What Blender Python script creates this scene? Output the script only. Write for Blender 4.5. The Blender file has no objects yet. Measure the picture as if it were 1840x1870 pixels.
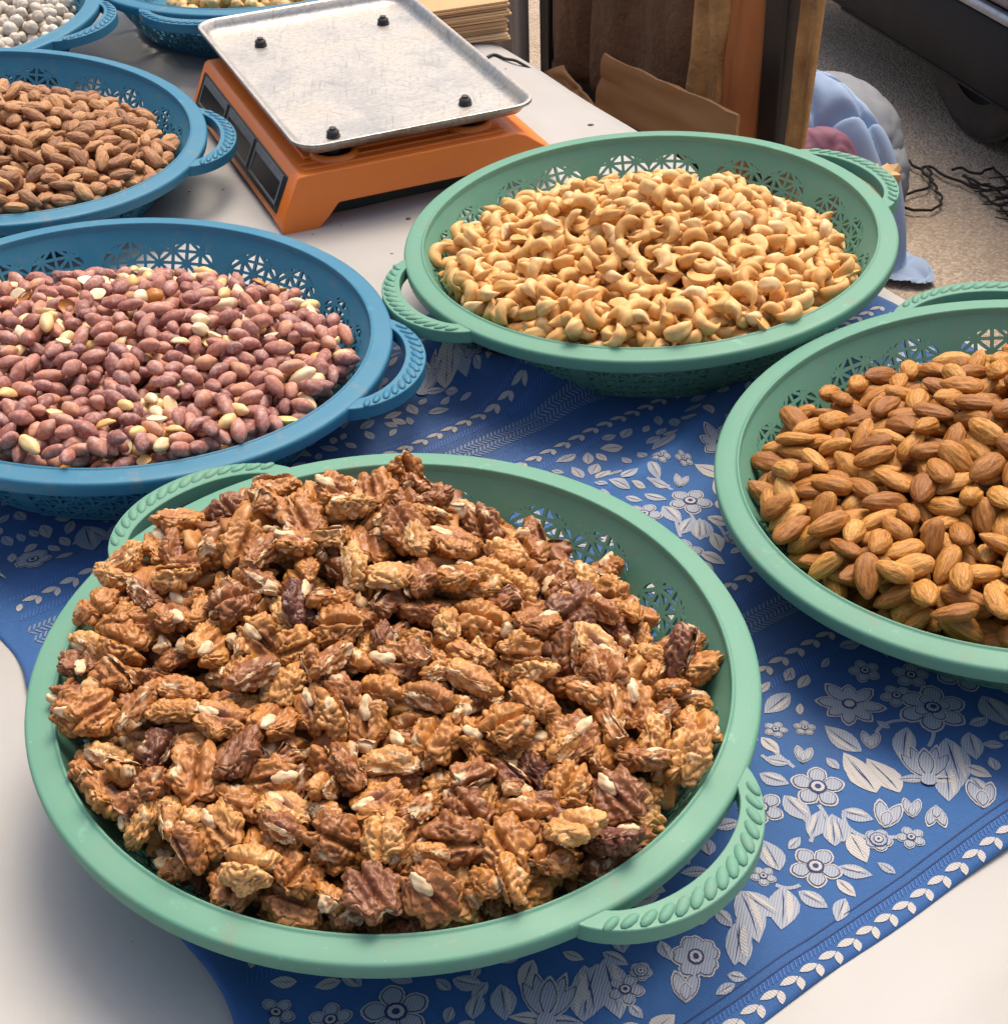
import bpy, bmesh, math, random
import numpy as np
from mathutils import Vector, Matrix

# ------------------------------------------------------------------ camera, sky, sun, exposure
S = bpy.context.scene
COL = S.collection
ZT = 0.75                                   # table top
CAM = np.array([0.0, 0.0, 1.2673])
PITCH, ROLL, FPX, PW, PH = 0.638633, -0.035155, 2886.49, 1840, 1870
_cp, _sp = math.cos(PITCH), math.sin(PITCH)
FW = np.array([0, _cp, -_sp]); _r0 = np.array([1., 0, 0]); _u0 = np.cross(_r0, FW)
RT = _r0 * math.cos(ROLL) + _u0 * math.sin(ROLL)
UP = -_r0 * math.sin(ROLL) + _u0 * math.cos(ROLL)
cd = bpy.data.cameras.new('camera'); cam = bpy.data.objects.new('camera', cd); COL.objects.link(cam)
cd.sensor_fit = 'HORIZONTAL'; cd.sensor_width = 36.0; cd.lens = FPX / PW * 36.0
cd.clip_start = 0.02; cd.clip_end = 200
cam.matrix_world = Matrix(((RT[0], UP[0], -FW[0], CAM[0]), (RT[1], UP[1], -FW[1], CAM[1]),
                           (RT[2], UP[2], -FW[2], CAM[2]), (0, 0, 0, 1)))
S.camera = cam

SUN_ELEV, SUN_AZ = 63.0, 24.0               # azimuth: degrees right of straight ahead (+Y)
w = bpy.data.worlds.new('World'); S.world = w; w.use_nodes = True
wn = w.node_tree; bg = wn.nodes['Background']
sky = wn.nodes.new('ShaderNodeTexSky'); sky.sky_type = 'NISHITA'; sky.sun_disc = False
sky.sun_elevation = math.radians(SUN_ELEV); sky.sun_rotation = math.radians(SUN_AZ)
sky.dust_density = 7.0; sky.air_density = 1.0; sky.ozone_density = 0.6
wn.links.new(sky.outputs[0], bg.inputs[0]); bg.inputs[1].default_value = 0.15
sl = bpy.data.lights.new('sun', 'SUN'); sun = bpy.data.objects.new('sun', sl); COL.objects.link(sun)
sl.energy = 1.45; sl.angle = math.radians(28); sl.color = (1.0, 0.89, 0.74)
_e, _a = math.radians(SUN_ELEV), math.radians(SUN_AZ)
sdir = Vector((math.sin(_a) * math.cos(_e), math.cos(_a) * math.cos(_e), math.sin(_e)))
sun.rotation_euler = sdir.to_track_quat('Z', 'Y').to_euler(); sun.location = sdir * 6
S.view_settings.view_transform = 'Standard'; S.view_settings.look = 'None'
S.view_settings.gamma = 1; S.view_settings.use_curve_mapping = False
S.view_settings.exposure = 0.47
S.render.engine = 'CYCLES'

# ------------------------------------------------------------------ helpers
rng = np.random.default_rng(7); random.seed(7)
PERM = rng.permutation(256); PERM = np.concatenate([PERM, PERM, PERM])
GRAD = rng.normal(size=(256, 3)); GRAD /= np.linalg.norm(GRAD, axis=1)[:, None]
def pnoise(P):
    P = np.asarray(P, float) + 1000.0
    I = np.floor(P).astype(int); F = P - I; U = F * F * F * (F * (F * 6 - 15) + 10); I &= 255
    out = 0
    for a in (0, 1):
        for b in (0, 1):
            for c in (0, 1):
                h = PERM[PERM[PERM[(I[..., 0] + a) & 255] + ((I[..., 1] + b) & 255)] + ((I[..., 2] + c) & 255)]
                g = (GRAD[h] * (F - np.array([a, b, c]))).sum(-1)
                out = out + g * np.where(a, U[..., 0], 1 - U[..., 0]) * np.where(b, U[..., 1], 1 - U[..., 1]) * np.where(c, U[..., 2], 1 - U[..., 2])
    return out * 1.5
def n2(x, y, k, s=0.0):
    x = np.asarray(x, float); y = np.asarray(y, float)
    return pnoise(np.stack([x * k, y * k, np.full_like(x * k + y * k, s)], -1))

def mesh(name, V, F, mats, smooth=True, sharp=None, fm=None, attrs=None):
    me = bpy.data.meshes.new(name)
    me.from_pydata([tuple(map(float, v)) for v in V], [], [tuple(map(int, f)) for f in F])
    for m in (mats if isinstance(mats, (list, tuple)) else [mats]): me.materials.append(m)
    if fm is not None: me.polygons.foreach_set('material_index', np.asarray(fm, np.int32))
    if smooth: me.polygons.foreach_set('use_smooth', np.ones(len(me.polygons), bool))
    if sharp: me.set_sharp_from_angle(angle=math.radians(sharp))
    for k, v in (attrs or {}).items():
        v = np.asarray(v, np.float32)
        if v.ndim == 2:
            a = me.attributes.new(k, 'FLOAT_VECTOR', 'POINT'); a.data.foreach_set('vector', v.ravel())
        else:
            a = me.attributes.new(k, 'FLOAT', 'POINT'); a.data.foreach_set('value', v)
    me.update()
    return me
def link(name, me, parent=None, mw=None, loc=None):
    o = bpy.data.objects.new(name, me); COL.objects.link(o)
    if parent is not None: o.parent = parent
    if loc is not None: o.location = loc
    if mw is not None: o.matrix_world = mw
    return o
def tag(o, label=None, cat=None, group=None, kind=None):
    if label: o['label'] = label
    if cat: o['category'] = cat
    if group: o['group'] = group
    if kind: o['kind'] = kind
    return o
def thing(name, label, cat, mw=None, group=None):
    o = link(name, None, mw=mw); o.empty_display_size = 0.02
    return tag(o, label, cat, group)
class MB:
    """collects boxes, tubes, prisms, lathes; one mesh at the end"""
    def __init__(s): s.V = []; s.F = []; s.n = 0
    def add(s, V, F):
        s.V.extend([tuple(v) for v in V]); s.F.extend([tuple(i + s.n for i in f) for f in F]); s.n += len(V)
    def hexa(s, P):                                     # 8 points: bottom 4 ccw, top 4 ccw
        s.add(P, [(3, 2, 1, 0), (4, 5, 6, 7), (0, 1, 5, 4), (1, 2, 6, 5), (2, 3, 7, 6), (3, 0, 4, 7)])
    def box(s, c, d, R=None):
        x, y, z = np.array(d) / 2
        P = np.array([(-x, -y, -z), (x, -y, -z), (x, y, -z), (-x, y, -z), (-x, -y, z), (x, -y, z), (x, y, z), (-x, y, z)])
        if R is not None: P = P @ np.array(R).T
        s.hexa(P + np.array(c))
    def prism(s, poly, z0, z1, fr=None):                # poly: list of (x,y); fr maps (x,y,z)->xyz
        n = len(poly); P = [(x, y, z0) for x, y in poly] + [(x, y, z1) for x, y in poly]
        if fr: P = [fr(*q) for q in P]
        s.add(P, [tuple(range(n))[::-1], tuple(range(n, 2 * n))] + [(i, (i + 1) % n, (i + 1) % n + n, i + n) for i in range(n)])
    def lathe(s, prof, seg=64, closed=False, c=(0, 0, 0)):
        n = len(prof); V = []
        for k in range(seg):
            a = 2 * math.pi * k / seg
            V += [(c[0] + r * math.cos(a), c[1] + r * math.sin(a), c[2] + z) for r, z in prof]
        F = []
        for k in range(seg):
            k2 = (k + 1) % seg
            for i in range(n if closed else n - 1):
                j = (i + 1) % n
                F.append((k * n + i, k2 * n + i, k2 * n + j, k * n + j))
        s.add(V, F)
    def tube(s, pts, rad, seg=8, cap=True):
        pts = [np.array(p, float) for p in pts]; n = len(pts); V = []
        rad = rad if hasattr(rad, '__len__') else [rad] * n
        up = np.array([0, 0, 1.0]); prev = None
        for i, p in enumerate(pts):
            t = pts[min(i + 1, n - 1)] - pts[max(i - 1, 0)]; t /= np.linalg.norm(t) + 1e-12
            a = np.cross(t, up if prev is None else prev)
            if np.linalg.norm(a) < 1e-3: a = np.cross(t, [1, 0, 0.])
            a /= np.linalg.norm(a); b = np.cross(a, t); prev = b
            for k in range(seg):
                q = 2 * math.pi * k / seg
                V.append(p + rad[i] * (math.cos(q) * a + math.sin(q) * b))
        F = [(i * seg + k, i * seg + (k + 1) % seg, (i + 1) * seg + (k + 1) % seg, (i + 1) * seg + k) for i in range(n - 1) for k in range(seg)]
        if cap: F += [tuple(range(seg))[::-1], tuple(range((n - 1) * seg, n * seg))]
        s.add(V, F)
    def ell(s, c, A, seg=10, rings=6):                   # ellipsoid, A 3x3 columns = semi-axes
        V = [];
        for i in range(rings + 1):
            t = math.pi * i / rings
            for k in range(seg):
                q = 2 * math.pi * k / seg
                V.append(np.array(c) + np.array(A) @ np.array([math.sin(t) * math.cos(q), math.sin(t) * math.sin(q), math.cos(t)]))
        F = [(i * seg + k, (i + 1) * seg + k, (i + 1) * seg + (k + 1) % seg, i * seg + (k + 1) % seg) for i in range(rings) for k in range(seg)]
        s.add(V, F)
    def build(s, name, mat, parent=None, smooth=True, sharp=35, bevel=0, seg=2, mw=None):
        me = mesh(name, s.V, s.F, mat, smooth, sharp)
        bm = bmesh.new(); bm.from_mesh(me); bmesh.ops.remove_doubles(bm, verts=bm.verts, dist=1e-6)
        bmesh.ops.recalc_face_normals(bm, faces=bm.faces); bm.to_mesh(me); bm.free()
        if sharp: me.set_sharp_from_angle(angle=math.radians(sharp))
        o = link(name, me, parent, mw)
        if bevel:
            b = o.modifiers.new('bevel', 'BEVEL'); b.width = bevel; b.segments = seg; b.limit_method = 'ANGLE'; b.angle_limit = math.radians(32)
            b.harden_normals = False
        return o
def smooth_path(pts, n=6):
    pts = [np.array(p, float) for p in pts]; P = [pts[0]] + pts + [pts[-1]]; out = []
    for i in range(1, len(P) - 2):
        p0, p1, p2, p3 = P[i - 1:i + 3]
        for k in range(n):
            t = k / n
            out.append(.5 * (2 * p1 + (p2 - p0) * t + (2 * p0 - 5 * p1 + 4 * p2 - p3) * t * t + (3 * p1 - p0 - 3 * p2 + p3) * t ** 3))
    return out + [pts[-1]]

# ------------------------------------------------------------------ materials
class M:
    def __init__(s, name, rough=.6, **kw):
        s.m = bpy.data.materials.new(name); s.m.use_nodes = True; s.t = s.m.node_tree
        s.b = s.t.nodes['Principled BSDF']; s.set('Roughness', rough)
        for k, v in kw.items(): s.set(k.replace('_', ' '), v)
    def set(s, k, v):
        if isinstance(v, bpy.types.NodeSocket): s.t.links.new(v, s.b.inputs[k])
        elif isinstance(v, (tuple, list)): s.b.inputs[k].default_value = (*v, 1) if len(s.b.inputs[k].default_value) == 4 and len(v) == 3 else v
        else: s.b.inputs[k].default_value = v
    def node(s, typ, ins=None, **props):
        n = s.t.nodes.new('ShaderNode' + typ)
        for k, v in props.items(): setattr(n, k, v)
        for k, v in (ins or {}).items():
            if isinstance(v, bpy.types.NodeSocket): s.t.links.new(v, n.inputs[k])
            else: n.inputs[k].default_value = v
        return n
    def obj(s): return s.node('TexCoord').outputs['Object']
    def attr(s, name, vec=False): return s.node('Attribute', attribute_name=name).outputs['Vector' if vec else 'Fac']
    def scale(s, v, k): return s.node('Mapping', {'Vector': v, 'Scale': k if isinstance(k, tuple) else (k, k, k)}).outputs[0]
    def noise(s, v, scale, detail=3, rough=.55, dist=0):
        return s.node('TexNoise', {'Vector': v, 'Scale': scale, 'Detail': detail, 'Roughness': rough, 'Distortion': dist}).outputs['Fac']
    def ramp(s, f, stops, interp='LINEAR'):
        n = s.node('ValToRGB', {'Fac': f}); r = n.color_ramp; r.interpolation = interp
        while len(r.elements) < len(stops): r.elements.new(.5)
        for e, (p, c) in zip(r.elements, stops): e.position = p; e.color = (*c, 1) if len(c) == 3 else c
        return n.outputs[0]
    def rng(s, f, a, b, c=0., d=1.): return s.node('MapRange', {'Value': f, 'From Min': a, 'From Max': b, 'To Min': c, 'To Max': d}).outputs[0]
    def mix(s, f, a, b, blend='MIX'):
        n = s.node('Mix', data_type='RGBA', blend_type=blend)
        for i, v in ((0, f), (6, a), (7, b)):
            if isinstance(v, bpy.types.NodeSocket): s.t.links.new(v, n.inputs[i])
            elif isinstance(v, (tuple, list)): n.inputs[i].default_value = (*v, 1)
            else: n.inputs[i].default_value = v
        return n.outputs[2]
    def math(s, op, a, b=0.):
        n = s.node('Math', operation=op)
        for i, v in ((0, a), (1, b)):
            if isinstance(v, bpy.types.NodeSocket): s.t.links.new(v, n.inputs[i])
            else: n.inputs[i].default_value = v
        return n.outputs[0]
    def bump(s, h, strength=.4, dist=.001):
        s.set('Normal', s.node('Bump', {'Height': h, 'Strength': strength, 'Distance': dist}).outputs[0])
    def tint(s):
        r = s.math('DIVIDE', s.node('ObjectInfo').outputs['Object Index'], 1000.0)      # each nut's own shade, 0..1
        return s.math('FRACT', s.math('ADD', r, s.attr('tint')))

def plastic(name, base, dust, hi=.34):
    m = M(name, hi); o = m.obj()
    n1 = m.noise(o, 22, 4, .6); c = m.mix(m.rng(n1, .35, .75, 0, .22), base, dust)
    sp = m.rng(m.noise(o, 420, 2, .6), .70, .76); c = m.mix(m.math('MULTIPLY', sp, .35), c, tuple(min(1, x * 1.7 + .1) for x in base))
    gr = m.noise(o, 75, 5, .7); c = m.mix(m.math('MULTIPLY', m.rng(gr, .56, .72), m.rng(n1, .35, .6, .05, .40)), c, (.30, .235, .16))
    scr = m.noise(m.node('Mapping', {'Vector': o, 'Scale': (60, 60, 900), 'Rotation': (.3, .8, .2)}).outputs[0], 1, 3, .6); c = m.mix(m.rng(scr, .66, .74, 0, .30), c, tuple(min(1, x * 1.6 + .08) for x in base))
    m.set('Base Color', c); m.set('Roughness', m.rng(n1, .3, .7, hi + .06, hi + .26))
    m.bump(m.noise(o, 90, 3), .12, .0008); m.set('Specular IOR Level', .36)
    tr_ = m.node('BsdfTranslucent', {'Color': c}); mx_ = m.node('MixShader', {0: .16}); out_ = [n for n in m.t.nodes if n.type == 'OUTPUT_MATERIAL'][0]
    m.t.links.new(m.b.outputs[0], mx_.inputs[1]); m.t.links.new(tr_.outputs[0], mx_.inputs[2]); m.t.links.new(mx_.outputs[0], out_.inputs['Surface'])
    return m.m
GREEN = plastic('green_plastic', (.135, .340, .235), (.28, .40, .32))
BLUE = plastic('blue_plastic', (.032, .200, .325), (.15, .30, .38), .3)

def nut_almond(name, dusty):
    m = M(name, .46); L = m.attr('loc', True); t = m.tint()
    warp = m.noise(L, 260, 2)
    st = m.noise(m.scale(L, (85, 1000, 1000)), 1.0, 4, .65, 1.1)
    if dusty: base = m.ramp(t, [(0, (.28, .110, .040)), (.5, (.42, .18, .065)), (.85, (.52, .25, .10)), (1, (.60, .33, .14))])
    else: base = m.ramp(t, [(0, (.31, .115, .022)), (.45, (.47, .198, .036)), (.85, (.57, .265, .058)), (1, (.64, .34, .10))])
    dark = m.mix(1.0, base, (.62, .52, .42), 'MULTIPLY')
    pale_streak = m.mix(1.0, base, (1.16, 1.20, 1.05), 'MULTIPLY')  # paler lengthwise streaks, the almond skin's own colour
    c = m.mix(m.rng(st, .38, .60), dark, pale_streak)
    c = m.mix(m.rng(m.noise(L, 120, 2), .45, .7, 0, .3), c, dark)
    chip = m.math('MULTIPLY', m.rng(m.noise(L, 70, 1), .73, .75), m.rng(t, .6, .62))
    c = m.mix(chip, c, (.78, .62, .40))
    if dusty:
        d = m.noise(L, 330, 4, .7); c = m.mix(m.rng(d, .42, .75, .05, .42), c, (.50, .40, .32))
    m.set('Base Color', c); m.bump(m.math('ADD', st, m.math('MULTIPLY', warp, .3)), .55, .0007)
    m.set('Roughness', .66 if dusty else .54); m.set('Specular IOR Level', .4)
    return m.m
ALMOND = nut_almond('raw_almond_skin', False); ROAST = nut_almond('roasted_almond_skin', True)
def nut_cashew():
    m = M('cashew_flesh', .55); L = m.attr('loc', True); t = m.tint()
    base = m.ramp(t, [(0, (.64, .315, .080)), (.4, (.73, .405, .125)), (.85, (.79, .485, .18)), (1, (.83, .59, .31))])
    n = m.noise(L, 130, 3)
    c = m.mix(m.rng(n, .5, .72, 0, .5), base, (.50, .25, .075))
    c = m.mix(m.rng(m.noise(m.scale(L, (300, 90, 300)), 1, 2), .6, .75, 0, .25), c, (.80, .60, .34))
    m.set('Base Color', c); m.bump(m.noise(L, 420, 3), .25, .0006)
    m.set('Subsurface Weight', .12); m.set('Subsurface Radius', (.006, .003, .0015)); m.set('Subsurface Scale', .5)
    return m.m
CASHEW = nut_cashew()
def nut_peanut():
    m = M('peanut_red_skin', .6); L = m.attr('loc', True); t = m.tint()
    base = m.ramp(t, [(0, (.22, .060, .044)), (.5, (.35, .108, .070)), (.85, (.47, .175, .095)), (1, (.57, .25, .11))])
    salt = m.noise(L, 420, 4, .72); big = m.noise(L, 110, 2)
    f = m.rng(m.math('ADD', salt, m.math('MULTIPLY', big, .5)), .66, 1.0, .03, .62)
    c = m.mix(f, base, (.64, .47, .43))
    m.set('Base Color', c); m.bump(m.math('ADD', m.noise(m.scale(L, (120, 420, 420)), 1, 3), salt), .35, .0005)
    return m.m
PEANUT = nut_peanut()
def nut_plain(name, stops, rough=.45, fleck=(.6, .4, .2)):
    m = M(name, rough); L = m.attr('loc', True); t = m.tint()
    c = m.mix(m.rng(m.noise(L, 160, 3), .48, .75, 0, .45), m.ramp(t, stops), fleck)
    m.set('Base Color', c); m.bump(m.noise(L, 350, 3), .3, .0006)
    return m.m
BLANCH = nut_plain('blanched_peanut_flesh', [(0, (.72, .42, .13)), (.4, (.80, .55, .24)), (1, (.84, .72, .50))], .42, (.58, .33, .10))
FLAKE = nut_plain('peanut_skin_flake', [(0, (.45, .16, .02)), (1, (.58, .26, .04))], .35, (.30, .09, .02))
CHICK = nut_plain('white_chickpea_skin', [(0, (.50, .43, .35)), (1, (.66, .60, .51))], .6, (.52, .43, .34))
CHICKY = nut_plain('roasted_chickpea_skin', [(0, (.56, .38, .15)), (1, (.70, .50, .22))], .55, (.46, .28, .10))
FRIED = nut_plain('fried_corn', [(0, (.72, .45, .04)), (1, (.80, .56, .08))], .4, (.6, .34, .04))
def nut_walnut():
    m = M('walnut_skin', .4); L = m.attr('loc', True); t = m.tint()
    base = m.ramp(t, [(0, (.14, .046, .026)), (.045, (.24, .092, .034)), (.16, (.32, .122, .034)), (.5, (.47, .196, .046)), (.82, (.56, .262, .068)), (1, (.67, .38, .135))])
    n = m.noise(L, 80, 3, .6)
    c = m.mix(m.rng(n, .45, .68, 0, .7), base, m.mix(1.0, base, (.62, .46, .38), 'MULTIPLY'))
    v = m.rng(m.math('ABSOLUTE', m.math('SUBTRACT', m.noise(L, 190, 2, .5, .4), .5)), 0, .045, .45, 0)
    c = m.mix(v, c, m.mix(1.0, base, (.50, .33, .26), 'MULTIPLY'))
    c = m.mix(m.math('MULTIPLY', m.attr('sept'), .7), c, (.23, .10, .085))
    fl = m.mix(m.rng(m.noise(L, 260, 3), .35, .7), (.78, .60, .37), (.60, .38, .18))
    c = m.mix(m.attr('flesh'), c, fl)
    m.set('Base Color', c); m.bump(m.math('ADD', m.noise(L, 420, 3, .55), m.math('MULTIPLY', v, -.6)), .22, .0006)
    m.set('Roughness', m.rng(n, .3, .7, .34, .52))
    return m.m
WALNUT = nut_walnut()

def simple(name, col, rough=.6, col2=None, sc=30, bump=0, bsc=60, amt=.5, bd=.001, **kw):
    m = M(name, rough, **kw); o = m.obj()
    if col2: m.set('Base Color', m.mix(m.rng(m.noise(o, sc, 4, .6), .35, .7, 0, amt), col, col2))
    else: m.set('Base Color', col)
    if bump: m.bump(m.noise(o, bsc, 4, .6), bump, bd)
    return m.m
def m_sheet():
    m = M('white_oilcloth', .55); o = m.obj()
    n = m.noise(o, 7, 5, .6); c = m.mix(m.rng(n, .40, .72, 0, .55), (.40, .388, .370), (.33, .31, .285))
    st = m.noise(m.scale(o, (30, 9, 9)), 1, 5, .7); c = m.mix(m.rng(st, .55, .75, 0, .6), c, (.40, .36, .31)); c = m.mix(m.rng(m.noise(o, 55, 5, .7), .58, .74, 0, .35), c, (.36, .33, .29))
    sp = m.rng(m.noise(o, 160, 2), .755, .775); c = m.mix(sp, c, (.14, .09, .06))
    m.set('Base Color', c)
    m.bump(m.math('ADD', m.math('MULTIPLY', m.noise(o, 900, 2), .15), m.noise(o, 40, 4, .6)), .22, .0015)
    return m.m
SHEET = m_sheet()
def m_cloth():
    m = M('blue_jacquard', .78); o = m.obj()
    n = m.noise(o, 9, 5, .62)
    c = m.mix(m.rng(n, .3, .7), (.010, .062, .185), (.018, .100, .265))
    d = m.noise(m.scale(o, (6, 6, 6)), 1, 3); c = m.mix(m.rng(d, .52, .72, 0, .6), c, (.035, .045, .085))
    wv = m.node('TexWave', {'Vector': m.node('Mapping', {'Vector': o, 'Rotation': (0, 0, -.605)}).outputs[0], 'Scale': 330., 'Distortion': .6, 'Detail': 1.}).outputs['Fac']
    c = m.mix(m.math('MULTIPLY', wv, .28), c, (.05, .13, .42))
    m.set('Base Color', c); m.bump(m.math('ADD', wv, m.noise(o, 1400, 2)), .35, .0004)
    m.set('Sheen Weight', .12); m.set('Sheen Roughness', .4)
    return m.m
CLOTH = m_cloth()
def m_thread(name, a, b, rot):
    m = M(name, .6); o = m.obj()
    wv = m.node('TexWave', {'Vector': m.node('Mapping', {'Vector': o, 'Rotation': (0, 0, rot)}).outputs[0], 'Scale': 260., 'Distortion': 1.2, 'Detail': 2.}).outputs['Fac']
    c = m.mix(wv, a, b)
    d = m.noise(m.scale(o, (6, 6, 6)), 1, 3); c = m.mix(m.rng(d, .55, .75, 0, .55), c, (.20, .165, .13))
    m.set('Base Color', c); m.bump(wv, .35, .0004); m.set('Sheen Weight', .15)
    return m.m
T_GREY = m_thread('silver_thread', (.21, .24, .305), (.32, .345, .395), .3)
T_LIGHT = m_thread('pale_thread', (.34, .325, .32), (.46, .43, .40), -.8)
T_NAVY = simple('navy_thread', (.018, .035, .12), .8)
T_DIM = simple('dim_silver_thread', (.15, .19, .27), .8, (.22, .25, .30), 60)
T_HATCH = simple('blue_thread', (.05, .13, .38), .8)

# ------------------------------------------------------------------ ground, table, sheet, cloth
def m_ground():
    m = M('gravelly_asphalt', .9); o = m.obj()
    v = m.node('TexVoronoi', {'Vector': o, 'Scale': 190.}); dist = v.outputs['Distance']; colr = v.outputs['Color']
    g = m.node('SeparateColor', {'Color': colr}).outputs[0]
    c = m.ramp(g, [(0, (.36, .28, .205)), (.6, (.45, .36, .27)), (1, (.55, .46, .36))])
    c = m.mix(m.rng(dist, .45, .85, 0, .5), c, (.15, .115, .09))
    c = m.mix(m.rng(m.noise(o, 2.2, 4), .4, .7, 0, .5), c, (.40, .285, .19)); c = m.mix(m.rng(m.noise(o, 9, 5, .7), .55, .72, 0, .5), c, (.22, .165, .12))
    m.set('Base Color', c); m.bump(m.math('ADD', m.math('MULTIPLY', dist, -1), m.math('MULTIPLY', m.noise(o, 60, 4), .8)), .7, .004)
    return m.m
GROUND = m_ground()
q = 60.0
V = []; F = []
xs = np.concatenate([[-q, -20, -8], np.linspace(-3, 5, 41), [9, 20, q]]); ys = np.concatenate([[-20, -8], np.linspace(-2, 7, 46), [10, 20, q, 120]])
for y in ys:
    for x in xs: V.append((x, y, .012 * float(n2([x], [y], 1.3)[0]) - .01 if -3 < x < 5 and -2 < y < 7 else -.01))
nx = len(xs)
F = [(j * nx + i, j * nx + i + 1, (j + 1) * nx + i + 1, (j + 1) * nx + i) for j in range(len(ys) - 1) for i in range(nx - 1)]
tag(link('ground', mesh('ground', V, F, GROUND)), kind='structure')

E1 = np.array([.823, .568]); E2 = np.array([-.568, .823]); ORG = np.array([-.0501, .2649])   # cloth axes: along the front edge, and inwards
def c2w(a, b): return ORG[0] + a * E1[0] + b * E2[0], ORG[1] + a * E1[1] + b * E2[1]
def w2c(x, y):
    dx, dy = np.asarray(x) - ORG[0], np.asarray(y) - ORG[1]
    return dx * E1[0] + dy * E1[1], dx * E2[0] + dy * E2[1]
# table right edge line
TE0, TE1 = np.array([.0072, 1.3936]), np.array([.2941, .846])
ted = (TE1 - TE0) / np.linalg.norm(TE1 - TE0); ten = np.array([-ted[1], ted[0]]); ten = ten if ten[0] > 0 else -ten
def edge_dist(x, y): return (np.asarray(x) - TE0[0]) * ten[0] + (np.asarray(y) - TE0[1]) * ten[1]   # >0 beyond the edge
WOOD = simple('rough_table_wood', (.20, .12, .06), .7, (.11, .06, .03), 14, .4, 50)
tt = thing('market_table', 'long wooden market table hidden beneath the white oilcloth', 'table', Matrix.Translation((-.35, .85, 0)))
def table_poly(inset):
    P = [TE0 + ted * -.75, TE1 + ted * .75]
    P = [p - ten * inset for p in P]
    L = [P[1] - ten * 1.30, P[0] - ten * 1.30]
    return [tuple(p) for p in P + L]
mb = MB(); mb.prism(table_poly(.006), ZT - .035, ZT - .004, lambda x, y, z: (x + .35, y - .85, z)); mb.build('tabletop', WOOD, tt, bevel=.003)
for px, py in table_poly(.07):
    mb = MB(); mb.box((px + .35, py - .85, (ZT - .036) / 2), (.06, .06, ZT - .036)); mb.build('leg', WOOD, tt, bevel=.003)

CREASES = [((.012, 1.248), (.062, 1.150), .0045, .0050), ((.028, 1.250), (.075, 1.165), .0030, .0035), ((-.34, .56), (-.20, .30), .0035, .0060), ((-.37, .50), (-.24, .28), .0030, .010), ((.16, .33), (.34, .46), .0035, .010), ((.14, .29), (.30, .37), .0030, .008), ((-.10, .95), (.02, 1.00), .0016, .004), ((-.30, 1.25), (-.22, 1.40), .0020, .005)]
def sheet_h(x, y):
    a, b = w2c(x, y)
    z = .0022 * n2(x, y, 6, 3.1) + .0012 * n2(x, y, 17, 1.7)
    front = np.clip((.02 - b) / .16, 0, 1)                                   # soft folds along the front
    z = z + front * (.006 * np.sin(b * 75 + 2.2 * n2(x, y, 5, 9)) + .004 * n2(x, y, 11, 5))
    lf = np.clip((-.03 - a) / .12, 0, 1)
    z = z + lf * (.007 * np.sin(a * 62 + 2.0 * n2(x, y, 4, 4)) + .003 * n2(x, y, 9, 8)) * np.clip((.75 - y) / .2, 0, 1)
    for (x0, y0), (x1, y1), hh, ww in CREASES:                               # pinched folds in the oilcloth
        L_ = math.hypot(x1 - x0, y1 - y0); t = ((x - x0) * (x1 - x0) + (y - y0) * (y1 - y0)) / L_ ** 2; d = ((x - x0) * (y1 - y0) - (y - y0) * (x1 - x0)) / L_
        z = z + hh * np.exp(-((d + .004 * np.sin(t * 5)) / ww) ** 2) * np.clip(t * 6 + .4, 0, 1) * np.clip((1 - t) * 6 + .4, 0, 1)
    return ZT + .0015 + z + .0016
def sheet_pt(u, v):
    """u: metres from the table edge inwards (negative = hanging part), v: along the edge"""
    p = TE0 + ted * v - ten * max(u, 0.0)
    z = float(sheet_h(np.array([p[0]]), np.array([p[1]]))[0])
    if u < 0:
        h = -u; k = min(h / .03, 1); p = p + ten * (.012 * math.sin(k * math.pi / 2) + .012 * math.sin(v * 34) * min(h / .1, 1) + .004)
        z = ZT + .001 - max(0, h - .008) - .004 * k
    else:
        z -= .0015 * max(0, 1 - u / .01)
    return (p[0], p[1], z)
us = np.concatenate([[-.30, -.24, -.18, -.12, -.07, -.04, -.02, -.008, 0, .004], np.arange(.012, 1.30, .011)]); vs = np.arange(-.75, 1.37, .0115)
V = [sheet_pt(float(a), float(b)) for b in vs for a in us]; nx = len(us)
F = [(j * nx + i + 1, j * nx + i, (j + 1) * nx + i, (j + 1) * nx + i + 1) for j in range(len(vs) - 1) for i in range(nx - 1)]
so = link('white_oilcloth', mesh('white_oilcloth', V, F, SHEET)); tag(so, 'plain white oilcloth with grey stains spread over the whole table', 'tablecloth')
so.modifiers.new('thickness', 'SOLIDIFY').thickness = .0012

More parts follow.
